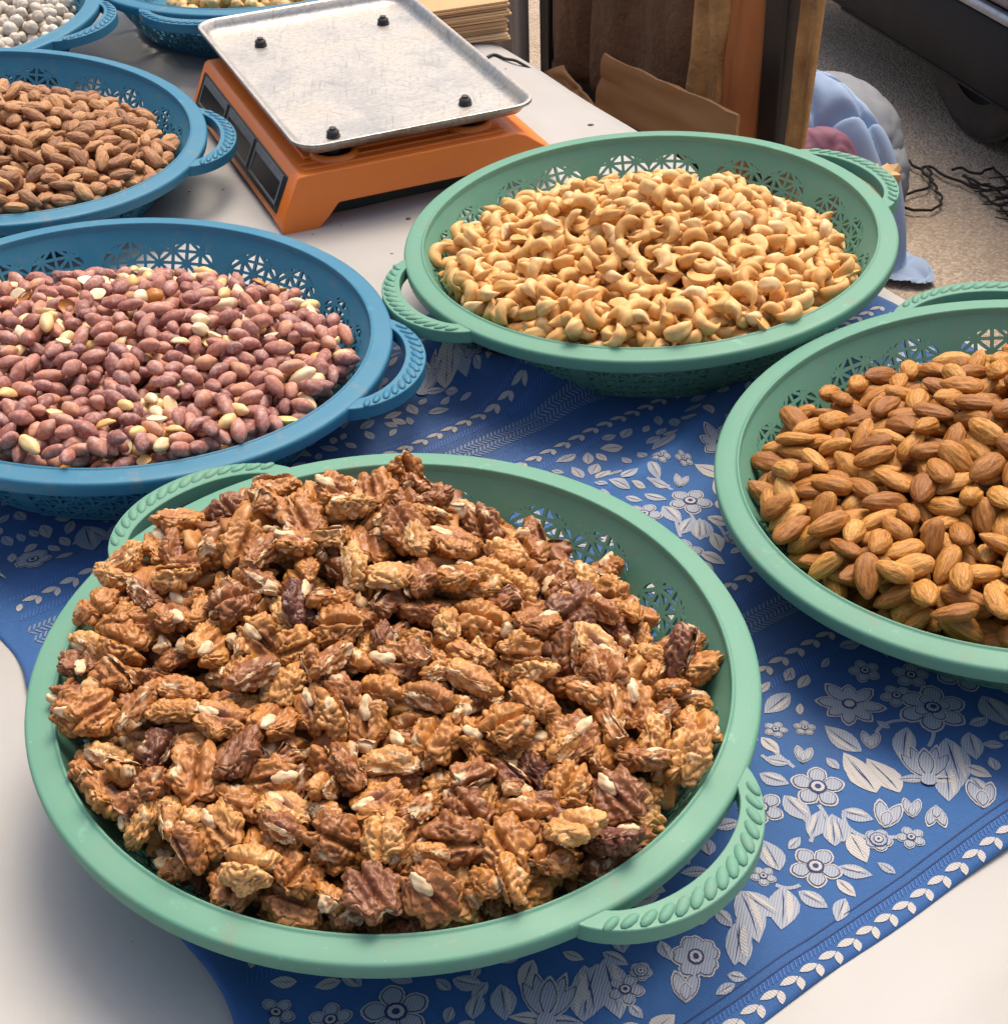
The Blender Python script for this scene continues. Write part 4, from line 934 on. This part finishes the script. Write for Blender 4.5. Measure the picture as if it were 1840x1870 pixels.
# pan
def rrect(cx, cy, w_, h_, r, n=8):
    P = []
    for qx, qy, a0 in ((1, 1, 0), (-1, 1, 90), (-1, -1, 180), (1, -1, 270)):
        for k in range(n + 1):
            a = math.radians(a0 + 90 * k / n); P.append((cx + qx * (w_ / 2 - r) + r * math.cos(a), cy + qy * (h_ / 2 - r) + r * math.sin(a)))
    return P
PCx, PCy, PWd, PLn = .0955, .1475, .183, .288
prof_p = [(-0.0185, 0.0538), (-0.01, 0.0541), (-0.0065, 0.055), (-0.0045, 0.0578), (-0.002, 0.062), (0.0, 0.0633), (0.0016, 0.0628), (0.0018, 0.0606), (0.0004, 0.06), (-0.0012, 0.061), (-0.0036, 0.0568), (-0.0062, 0.0534), (-0.01, 0.0526), (-0.0185, 0.0524)]
V = []; F = []; np_ = len(prof_p); ring = None
for off, z in prof_p:
    Pq = rrect(PCx, PCy, PWd + 2 * off, PLn + 2 * off, .018 + off * .9 if off > -.014 else .004); V += [(x, y, z) for x, y in Pq]
nr = len(Pq)
for i in range(np_ - 1):
    for k in range(nr): F.append((i * nr + k, i * nr + (k + 1) % nr, (i + 1) * nr + (k + 1) % nr, (i + 1) * nr + k))
F.append(tuple(range(nr))); F.append(tuple(range((np_ - 1) * nr, np_ * nr))[::-1])
mb = MB(); mb.add(V, F); pan = mb.build('pan', STEEL, sc_, sharp=60)
for (s_, l_) in ((.0434, .2354), (.1507, .2366), (.0378, .0325), (.1457, .0434)):
    mb = MB(); mb.lathe([(0.0002, 0.0538), (0.0052, 0.0538), (0.0052, 0.055), (0.0046, 0.0552), (0.0046, 0.0578), (0.0036, 0.059), (0.0026, 0.0592), (0.0026, 0.0606), (0.0002, 0.061)], 14, False, (s_, l_, 0)); mb.build('bolt', RUBBER, pan, sharp=30)
mb = MB(); mb.tube(smooth_path([(-.010, 1.345, ZT + .007), (.0040, 1.372, ZT + .0058), (.0150, 1.362, ZT + .0056), (.0270, 1.352, ZT + .0058), (.0420, 1.346, ZT - .006), (.0470, 1.345, ZT - .04), (.0490, 1.346, ZT - .20)]), .0014, 8)
tag(mb.build('power_cord', RUBBER, sharp=180), 'thin black power cord running over the table edge behind the scale', 'cord')

# ------------------------------------------------------------------ stack of kraft bags behind the scale
KRAFT = simple('kraft_paper', (.56, .36, .17), .75, (.46, .27, .12), 40, .25, 90)
KRAFTL = simple('pale_kraft_paper', (.66, .47, .26), .75, (.56, .37, .18), 40, .25, 90)
fx, fy = np.array([.956, .29]), np.array([-.29, .956]); corner = np.array([.0195, 1.4125])
z = ZT + .0035
for k in range(9):
    th = (.0034, .0042, .0030, .0048, .0036)[k % 5]; jx, jy, ja = random.uniform(-.0035, .0035), random.uniform(-.004, .004), random.uniform(-.03, .03)
    ux, uy = fx * math.cos(ja) + fy * math.sin(ja), fy * math.cos(ja) - fx * math.sin(ja); c0 = corner + fx * jx + fy * jy
    mb = MB()
    for h0, h1, ins in ((0, th * .44, 0), (th * .48, th * .94, .0012)):
        P = [c0 + ux * (-.125) + uy * ins, c0 + ux * (-ins) + uy * ins, c0 + ux * (-ins * 2) + uy * .21, c0 + ux * (-.125) + uy * .21]
        mb.hexa([(p[0], p[1], z + h0) for p in P] + [(p[0] + .0004, p[1] + .0006, z + h1) for p in P])
    tag(mb.build('paper_bag', (KRAFT, KRAFTL)[k % 2], bevel=.0004, seg=1), 'topmost folded kraft bag of the stack behind the scale' if k == 8 else 'folded kraft bag inside the stack behind the scale', 'paper bag', 'folded kraft bags behind the scale'); z += th * .97 + .0003

# ------------------------------------------------------------------ black rack with brown sacks, cardboard box, grey cloth
RF = np.array([.0716, 2.1431]); RD = np.array([.4397, -.8981]); RN = np.array([.8981, .4397])       # far post, along the front, towards the back
RACKM = simple('black_painted_steel', (.012, .011, .012), .4, (.035, .025, .02), 40, .15)
BROWN = simple('dark_brown_paper', (.17, .082, .036), .8, (.095, .046, .022), 12, .9, 75, .9, .006)
TAN = simple('crumpled_tan_paper', (.56, .31, .11), .8, (.30, .14, .045), 22, 1.0, 85, 1.0, .006)
RUST = simple('rust_orange_paper', (.48, .165, .045), .7, (.30, .10, .035), 14, .4, 30, .5, .004)
CARD = simple('brown_cardboard', (.37, .195, .078), .85, (.28, .14, .055), 10, .25, 60)
GREYC = simple('grey_tarpaulin', (.25, .225, .20), .7, (.17, .15, .13), 9, .4, 20, .6, .004)
def rk(s_, d, z): return np.array([RF[0] + RD[0] * s_ + RN[0] * d, RF[1] + RD[1] * s_ + RN[1] * d, z])
RZ0, RZ1, RL, RDp = .44, .98, .552, .028
rack = thing('metal_rack', 'black steel rack holding brown paper sacks beyond the table', 'rack', Matrix.Translation(tuple(rk(RL / 2, RDp / 2, 0))))
ROFF = rk(RL / 2, RDp / 2, 0)
def rbox(mb, s0, s1, d0, d1, z0, z1, off=ROFF):
    P = [rk(s0, d0, z0), rk(s1, d0, z0), rk(s1, d1, z0), rk(s0, d1, z0), rk(s0, d0, z1), rk(s1, d0, z1), rk(s1, d1, z1), rk(s0, d1, z1)]
    mb.hexa([p - off for p in P])
for s0, d0, ww in ((0, 0, .028), (RL - .036, 0, .036)):
    mb = MB(); rbox(mb, s0, s0 + ww, d0, d0 + .026, 0, RZ1); mb.build('post', RACKM, rack, bevel=.003)
for zz in (RZ0, RZ1 - .03, .10):
    mb = MB(); rbox(mb, .029, RL - .037, .002, .024, zz, zz + .03); mb.build('rail', RACKM, rack, bevel=.003)
for s0 in (0, RL - .036):
    mb = MB(); rbox(mb, s0 + .003, s0 + .025, -.12, -.001, 0, .022); rbox(mb, s0 + .003, s0 + .025, .027, .16, 0, .022); mb.build('foot', RACKM, rack, bevel=.003)
mb = MB(); rbox(mb, .030, RL - .04, .0300, .0345, RZ0 + .032, RZ1 - .01); mb.build('back_panel', simple('dark_brown_board', (.045, .026, .016), .7, (.03, .018, .012), 12), rack)
mb = MB(); rbox(mb, .030, RL - .04, -.035, .0015, RZ0 - .004, RZ0 + .004); mb.build('shelf', RACKM, rack)
def wavy(name, m, s0, s1, d, th, z0, z1, lean_top, amp, fr, seed, label, cat, slack=0., nx_=26, nz=30):
    """a standing sack: wrinkled front and back faces closed round the edges"""
    V = []; n = (nx_ + 1) * (nz + 1)
    for side in (0, 1):
        for j in range(nz + 1):
            for i in range(nx_ + 1):
                u, v = i / nx_, j / nz; s_ = s0 + (s1 - s0) * u + lean_top * v
                edge = math.sin(math.pi * u) ** .4 if 0 < u < 1 else 0
                w_ = amp * (math.sin(u * fr + seed + 2.2 * float(pn1(u * 2, v * 2.5, seed))) + .8 * float(pn1(u * 5, v * 4, seed + 5)) + .5 * float(pn1(u * 12, v * 8, seed + 9)))
                dd = d + (th * edge * (1 if side else -1)) * .5 + (w_ * (.4 + .6 * edge) if not side else 0) + slack * (1 - v) ** 2
                V.append(rk(s_, dd, z0 + (z1 - z0) * v))
    F = []
    for j in range(nz):
        for i in range(nx_):
            a = j * (nx_ + 1) + i; F.append((a, a + 1, a + nx_ + 2, a + nx_ + 1)); F.append((n + a + 1, n + a, n + a + nx_ + 1, n + a + nx_ + 2))
    for i in range(nx_): F += [(i + 1, i, n + i, n + i + 1), (nz * (nx_ + 1) + i, nz * (nx_ + 1) + i + 1, n + nz * (nx_ + 1) + i + 1, n + nz * (nx_ + 1) + i)]
    for j in range(nz): a = j * (nx_ + 1); F += [(a, a + nx_ + 1, n + a + nx_ + 1, n + a), (a + nx_ + nx_ + 1, a + nx_, n + a + nx_, n + a + nx_ + nx_ + 1)]
    o = link(name, mesh(name, V, F, m)); tag(o, label, cat, 'brown paper sacks in the rack' if 'sack' in name else None); return o
def pn1(a, b, c): return pnoise(np.array([[a, b, c]]))[0]
wavy('paper_sack', BROWN, .034, .150, .004, .030, RZ0 + .03, .93, -.006, .007, 7, 1.3, 'brown paper sack beside the far post of the black rack', 'sack')
wavy('paper_sack', BROWN, .140, .400, .008, .034, RZ0 + .03, .94, .010, .007, 9, 4.1, 'widest dark brown sack in the middle of the black rack', 'sack')
wavy('paper_sack', TAN, .376, .462, -.004, .030, RZ0 + .03, .95, .034, .006, 12, 7.7, 'crumpled tan paper sack standing in the black rack', 'sack')
wavy('paper_sack', RUST, .448, .508, .004, .026, RZ0 + .03, .95, .012, .006, 5, 2.9, 'rust orange sack against the near post of the black rack', 'sack')
wavy('cardboard_sheet', TAN, .556, .590, .02, .012, .30, .96, .012, .005, 4, 6.3, 'tan cardboard strip hanging outside the near rack post', 'cardboard', slack=-.03)
wavy('grey_tarpaulin', GREYC, -.135, -.004, -.015, .02, .02, 1.0, .0, .010, 8, 3.3, 'grey tarpaulin hanging beside the far post of the rack', 'tarpaulin')
BOFF = rk(.2, -.16, 0)
cbx = thing('cardboard_box', 'open brown cardboard box with raised flaps between table and rack', 'box', Matrix.Translation(tuple(BOFF)))
def bbox(name, s0, s1, d0, d1, z0, z1):
    mb = MB(); rbox(mb, s0, s1, d0, d1, z0, z1, BOFF); mb.build(name, CARD, cbx, bevel=.001, seg=1)
bz = .505
bbox('panel', -.02, .42, -.084, -.080, 0, bz); bbox('panel', -.02, .42, -.244, -.240, 0, bz); bbox('panel', -.02, -.016, -.2395, -.0845, 0, bz); bbox('panel', .416, .42, -.2395, -.0845, 0, bz); bbox('panel', -.0155, .4155, -.2395, -.0845, .004, .008)
def flap(pts, th=.0035):
    P = [np.array(p) for p in pts]; nn = np.cross(P[1] - P[0], P[-1] - P[0]); nn /= np.linalg.norm(nn)
    G = 14; mb = MB(); n4 = (G + 1) * (G + 1); V = []
    for sd in (0, 1):
        for j in range(G + 1):
            for i in range(G + 1):
                u, v = i / G, j / G; p = (P[0] * (1 - u) + P[1] * u) * (1 - v) + (P[3] * (1 - u) + P[2] * u) * v
                cr_ = -.004 * math.exp(-((u - .62 + .08 * v) / .05) ** 2) - .003 * math.exp(-((v - .55) / .05) ** 2) * (u < .5)
                if j == G and 0 < i < G: p = p + (P[0] - P[3]) / np.linalg.norm(P[0] - P[3]) * .0022 * random.random()
                V.append(p - BOFF + nn * (th * sd + cr_ + .006 * pn1(u * 3, v * 3, P[0][0] * 9)))
    F = []
    for j in range(G):
        for i in range(G): a = j * (G + 1) + i; F += [(a, a + 1, a + G + 2, a + G + 1), (n4 + a + 1, n4 + a, n4 + a + G + 1, n4 + a + G + 2)]
    for i in range(G):
        F += [(i, i + 1, n4 + i + 1, n4 + i), (G * (G + 1) + i + 1, G * (G + 1) + i, n4 + G * (G + 1) + i, n4 + G * (G + 1) + i + 1)]
        a = i * (G + 1); F += [(a, a + G + 1, n4 + a + G + 1, n4 + a), (a + G + G + 1, a + G, n4 + a + G, n4 + a + G + G + 1)]
    mb.add(V, F); return mb
flap([(.129, 1.846, .507), (.262, 1.574, .540), (.262, 1.570, .609), (.140, 1.821, .586)]).build('flap', CARD, cbx, smooth=False)
flap([(.059, 1.987, .497), (.118, 1.866, .503), (.128, 1.846, .512), (.092, 1.920, .535)]).build('flap', CARD, cbx, smooth=False)
flap([tuple(rk(-.018, -.244, bz)), tuple(rk(.418, -.244, bz)), tuple(rk(.43, -.33, bz - .05)), tuple(rk(-.03, -.33, bz - .05))]).build('flap', CARD, cbx, smooth=False)

# ------------------------------------------------------------------ bundles on the ground
def bundle(name, mat, blobs, seed, label, cat, fold=.012, fr=11, sub=5):
    Vs, Fs, n0 = [], [], 0
    for (c, r, yaw) in blobs:
        V, F = ICO[sub]; P = np.sign(V) * np.abs(V) ** .86
        f_ = worm(pnoise(V * np.array([.9, 1.3, 3.0]) + seed), .30) + .6 * worm(pnoise((V + .3 * pnoise(V * 1.1 + seed)[:, None]) * np.array([3.2, 1.2, 1.6]) + seed * 3), .26); w_ = pnoise(V * 2.0 + seed * 2)
        P = P * np.array(r)
        P = P + V * (fold * (1.5 * (f_ - 1.2) + .8 * w_))[:, None]
        ca_, sa = math.cos(yaw), math.sin(yaw); P = np.stack([P[:, 0] * ca_ - P[:, 1] * sa, P[:, 0] * sa + P[:, 1] * ca_, P[:, 2]], -1) + np.array(c)
        P[:, 2] = np.maximum(P[:, 2], -.002 + .004 * pnoise(V * 4)); Vs.append(P); Fs.append(F + n0); n0 += len(P)
    return tag(link(name, mesh(name, np.concatenate(Vs), np.concatenate(Fs), mat)), label, cat)
LBLUE = simple('light_blue_fabric', (.29, .38, .53), .85, (.22, .30, .44), 8, .3, 120)
GREYS = simple('grey_sacking', (.24, .255, .28), .85, (.19, .20, .22), 8, .3, 120)
MAROON = simple('maroon_fabric', (.22, .085, .125), .75, (.16, .05, .09), 10, .3, 60)
REDS = simple('red_strap_fabric', (.45, .035, .04), .6)
bundle('grey_sack', GREYS, [((.618, 2.70, .085), (.105, .150, .105), .35), ((.665, 2.62, .05), (.075, .10, .075), 0)], 3.1, 'slumped grey sack lying on the ground beside the blue bundle', 'sack', .004, 3)
gx, gy = np.meshgrid(np.linspace(-.17, .19, 110), np.linspace(-.22, .19, 120)); cx_, cy_ = .535, 2.51
th_ = np.arctan2(gy, gx); rr_ = np.hypot(gx / .125, (gy + .02 * np.sin(gx * 20)) / .135)
rr_ = rr_ * (1 - .40 * np.exp(-((th_ + .85) / .40) ** 2))                 # a tail trails towards the viewer's right
wp_ = pnoise(np.stack([gx * 6, gy * 6, gx * 0 + 3.7], -1)); fold = worm(np.sin(62 * (gx * .75 + gy * .66) + 3.4 * wp_), 1.0); fold2 = worm(np.sin(34 * (gx * .35 - gy * .95) + 3.0 * pnoise(np.stack([gx * 5, gy * 5, gx * 0 + 9.1], -1))), .35)
hz = .275 * np.clip(1 - rr_ ** 2.2, 0, 1) ** .62 + .034 * (fold - .80) * (rr_ < 1.25) + .045 * (fold2 - .9) * (rr_ < 1.3) + .010 * pnoise(np.stack([gx * 11, gy * 11, gx * 0 + 5], -1)) + .004 * pnoise(np.stack([gx * 30, gy * 30, gx * 0], -1))
hz = np.maximum(hz, .004 + .005 * pnoise(np.stack([gx * 22, gy * 22, gx * 0 + 2], -1)))
keep = rr_ < 1.22 + .12 * np.sin(th_ * 7 + 1); ny_, nx2 = gx.shape; ids_ = -np.ones(gx.shape, int); ids_[keep] = np.arange(keep.sum())
V = np.stack([gx + cx_, gy + cy_, hz], -1)[keep]
F = [(ids_[j, i], ids_[j, i + 1], ids_[j + 1, i + 1], ids_[j + 1, i]) for j in range(ny_ - 1) for i in range(nx2 - 1) if keep[j, i] and keep[j, i + 1] and keep[j + 1, i + 1] and keep[j + 1, i]]
tag(link('blue_fabric', mesh('blue_fabric', V, F, LBLUE)), 'crumpled light blue fabric heaped on the ground beyond the table', 'fabric')
bundle('maroon_bag', MAROON, [((.520, 2.355, .125), (.075, .055, .125), .15)], 5.5, 'maroon cloth bag leaning on the light blue fabric', 'bag', .005, 4)
bundle('crumpled_paper_bag', KRAFT, [((.597, 2.335, .150), (.036, .032, .040), .6), ((.630, 2.335, .176), (.024, .020, .014), .2)], 9.9, 'crumpled kraft bag lying on the light blue fabric', 'paper bag', .011, 14, 2).data.polygons.foreach_set('use_smooth', [False] * 640)
mb = MB(); mb.tube(smooth_path([(.535, 2.575, .236), (.562, 2.566, .224), (.588, 2.550, .204), (.600, 2.530, .186)]), .0055, 8); tag(mb.build('red_strap', REDS, sharp=180), 'red strap lying over the top of the light blue fabric', 'strap')
mb = MB(); mb.tube(smooth_path([(.43, 2.42, .205), (.47, 2.415, .200), (.50, 2.41, .206), (.525, 2.40, .222)]), .008, 8); tag(mb.build('red_strap', REDS, sharp=180), 'red strap in a fold above the maroon bag', 'strap')

# ------------------------------------------------------------------ cord and net on the ground
CORDM = simple('black_string', (.020, .016, .015), .9)
def gz(x, y): return -.01 + .012 * float(n2([x], [y], 1.3)[0]) + .011
cords = [[(.7462, 2.8228), (.78, 2.775), (.7983, 2.7316), (.8072, 2.6831), (.785, 2.65), (.7415, 2.6235), (.72, 2.60), (.7325, 2.5748), (.7684, 2.5609), (.800, 2.585), (.8083, 2.625), (.808, 2.68), (.8162, 2.7423)],
         [(.7983, 2.7316), (.8162, 2.7423), (.8566, 2.679), (.8968, 2.6408), (.939, 2.6489), (.985, 2.60), (1.06, 2.57)],
         [(.8564, 2.7268), (.872, 2.735), (.9053, 2.7107), (.935, 2.735), (.9453, 2.6717), (1.0, 2.63), (1.08, 2.66)],
         [(.870, 2.70), (.885, 2.655), (.8879, 2.6072), (.905, 2.57), (.9085, 2.5389), (.95, 2.50), (1.02, 2.49)],
         [(.875, 2.69), (.91, 2.65), (.93, 2.60), (.925, 2.56), (.96, 2.53), (1.02, 2.53)]]
mb = MB()
for c in cords:
    P = smooth_path([(x, y, gz(x, y)) for x, y in c], 8)
    for tw in ((0, 0) if len(c) < 13 else (0,)): mb.tube([p + np.array([.003 * math.sin(i * .9 + tw), .003 * math.cos(i * .7 + tw), 0]) for i, p in enumerate(P)], .0026, 6)
for k in range(46):                                                  # loose strands of the frayed end
    x, y = .875 + .16 * random.random(), 2.69 - .17 * random.random() ; a = random.uniform(-1.1, .1); L = random.uniform(.03, .08)
    mb.tube([(x, y, gz(x, y)), (x + L * .5 * math.cos(a), y + L * .5 * math.sin(a), gz(x, y) + .006), (x + L * math.cos(a + .5), y + L * math.sin(a + .5), gz(x, y))], .0014, 4)
tag(mb.build('black_string', CORDM, sharp=180), 'tangled black string with frayed ends lying on the gravel', 'string')

# ------------------------------------------------------------------ parked car at the right
CD = np.array([.315, -.949]); CN = np.array([-.949, -.315]); CO = np.array([.862, 2.895])                # along the sill, outward, a point on the sill line
PAINT = simple('dusty_navy_paint', (.007, .009, .015), .55, (.022, .022, .026), 9, .05, 60, .6, Specular_IOR_Level=.2)
PAINTG = simple('dusty_grey_paint', (.22, .185, .19), .45, (.30, .26, .25), 60, .1, 300)
CHROME = simple('dull_chrome_strip', (.35, .38, .43), .35, (.2, .22, .25), 60, Metallic=.6)
def cr(l, o, z): return (CO[0] + CD[0] * l + CN[0] * o, CO[1] + CD[1] * l + CN[1] * o, z)
COFF = np.array(cr(.3, -.6, 0))
car = thing('parked_car', 'dark navy parked car with dusty grey upper panel at top right', 'car', Matrix.Translation(tuple(COFF)))
def cprism(name, m, prof, l0, l1, bev=.004, parent=None):
    mb = MB(); mb.prism(prof, l0, l1, lambda x, y, z: tuple(np.array(cr(z, x, y)) - COFF)); return mb.build(name, m, parent or car, bevel=bev)
cprism('sill', PAINT, [(-.03, .128), (-.004, .124), (.010, .150), (.016, .190), (.012, .232), (.0, .268), (-.03, .268)], -.95, 1.5, .006)
cprism('trim_strip', CHROME, [(-.012, .2695), (.006, .2695), (.008, .280), (.0, .2865), (-.012, .2865)], -.95, 1.5, .002)
cprism('body', PAINTG, [(-1.25, .17), (-.06, .17), (-.06, .289), (-.004, .289), (.006, .33), (.008, .45), (-.02, .60), (-.08, .50), (-1.25, .53)], -.93, 1.48, .012)
cprism('cabin', PAINTG, [(-1.20, .525), (-.22, .505), (-.36, .98), (-1.06, .98)], .75, 1.46, .02)
cprism('underbody', RUBBER, [(-1.2, .135), (-.08, .135), (-.08, .168), (-1.2, .168)], -.9, 1.45, .004)
cprism('drip_line', PAINT, [(-.016, .1175), (-.006, .1175), (-.006, .1235), (-.016, .1235)], -.4, 1.5, .001)
def wheel(l):
    R_, W_ = .178, .105; mb = MB(); prof = [(R_ * .60, -W_ * .46), (R_ * .86, -W_ * .5), (R_ * .95, -W_ * .44)]
    for k in range(5):
        a = -W_ * .40 + k * W_ * .8 / 4.6; b = a + W_ * .8 / 4.6 - .006
        prof += [(R_ * .93, a), (R_, a + .002), (R_, b), (R_ * .93, b + .002)]
    prof += [(R_ * .95, W_ * .44), (R_ * .86, W_ * .5), (R_ * .60, W_ * .46)]
    cx = np.array(cr(l, -.105, R_ - .004)); mb.lathe(prof, 56, True); X_ = np.array([CD[0], CD[1], 0]); Z_ = np.array([CN[0], CN[1], 0]); Y_ = np.cross(Z_, X_)
    Rm = np.stack([X_, Y_, Z_], 1); mb.V = [tuple(Rm @ np.array(v) + cx - COFF) for v in mb.V]
    t = mb.build('tyre', simple('dusty_tyre_rubber', (.030, .027, .024), .8, (.085, .070, .055), 24, .3), car, sharp=30)
    mb = MB(); mb.lathe([(.001, .03), (R_ * .2, .034), (R_ * .30, .020), (R_ * .52, .026), (R_ * .6, .042), (R_ * .6, -.04), (.001, -.03)], 40); mb.V = [tuple(Rm @ np.array(v) + cx - COFF) for v in mb.V]
    mb.build('rim', BLACKP, t, sharp=30)
wheel(.03); wheel(1.3)

# ------------------------------------------------------------------ crumbs on the oilcloth
CRUMB = simple('nut_crumb', (.10, .05, .03), .8, (.30, .17, .08), 300)
mb = MB()
for k in range(46):
    x, y = random.uniform(-.26, .09), random.uniform(.84, 1.36)
    if edge_dist(x, y) > -.01: continue
    zz = float(sheet_h(np.array([x]), np.array([y]))[0]); s_ = random.choice((.0007, .0010, .0013, .0020)); mb.ell((x, y, zz + s_ * .5), np.diag([s_ * random.uniform(.8, 1.8), s_, s_ * .7]), 6, 4)
tag(mb.build('nut_crumbs', CRUMB, sharp=180), 'tiny dark nut crumbs scattered on the white oilcloth around the scale', 'crumbs', kind='stuff')
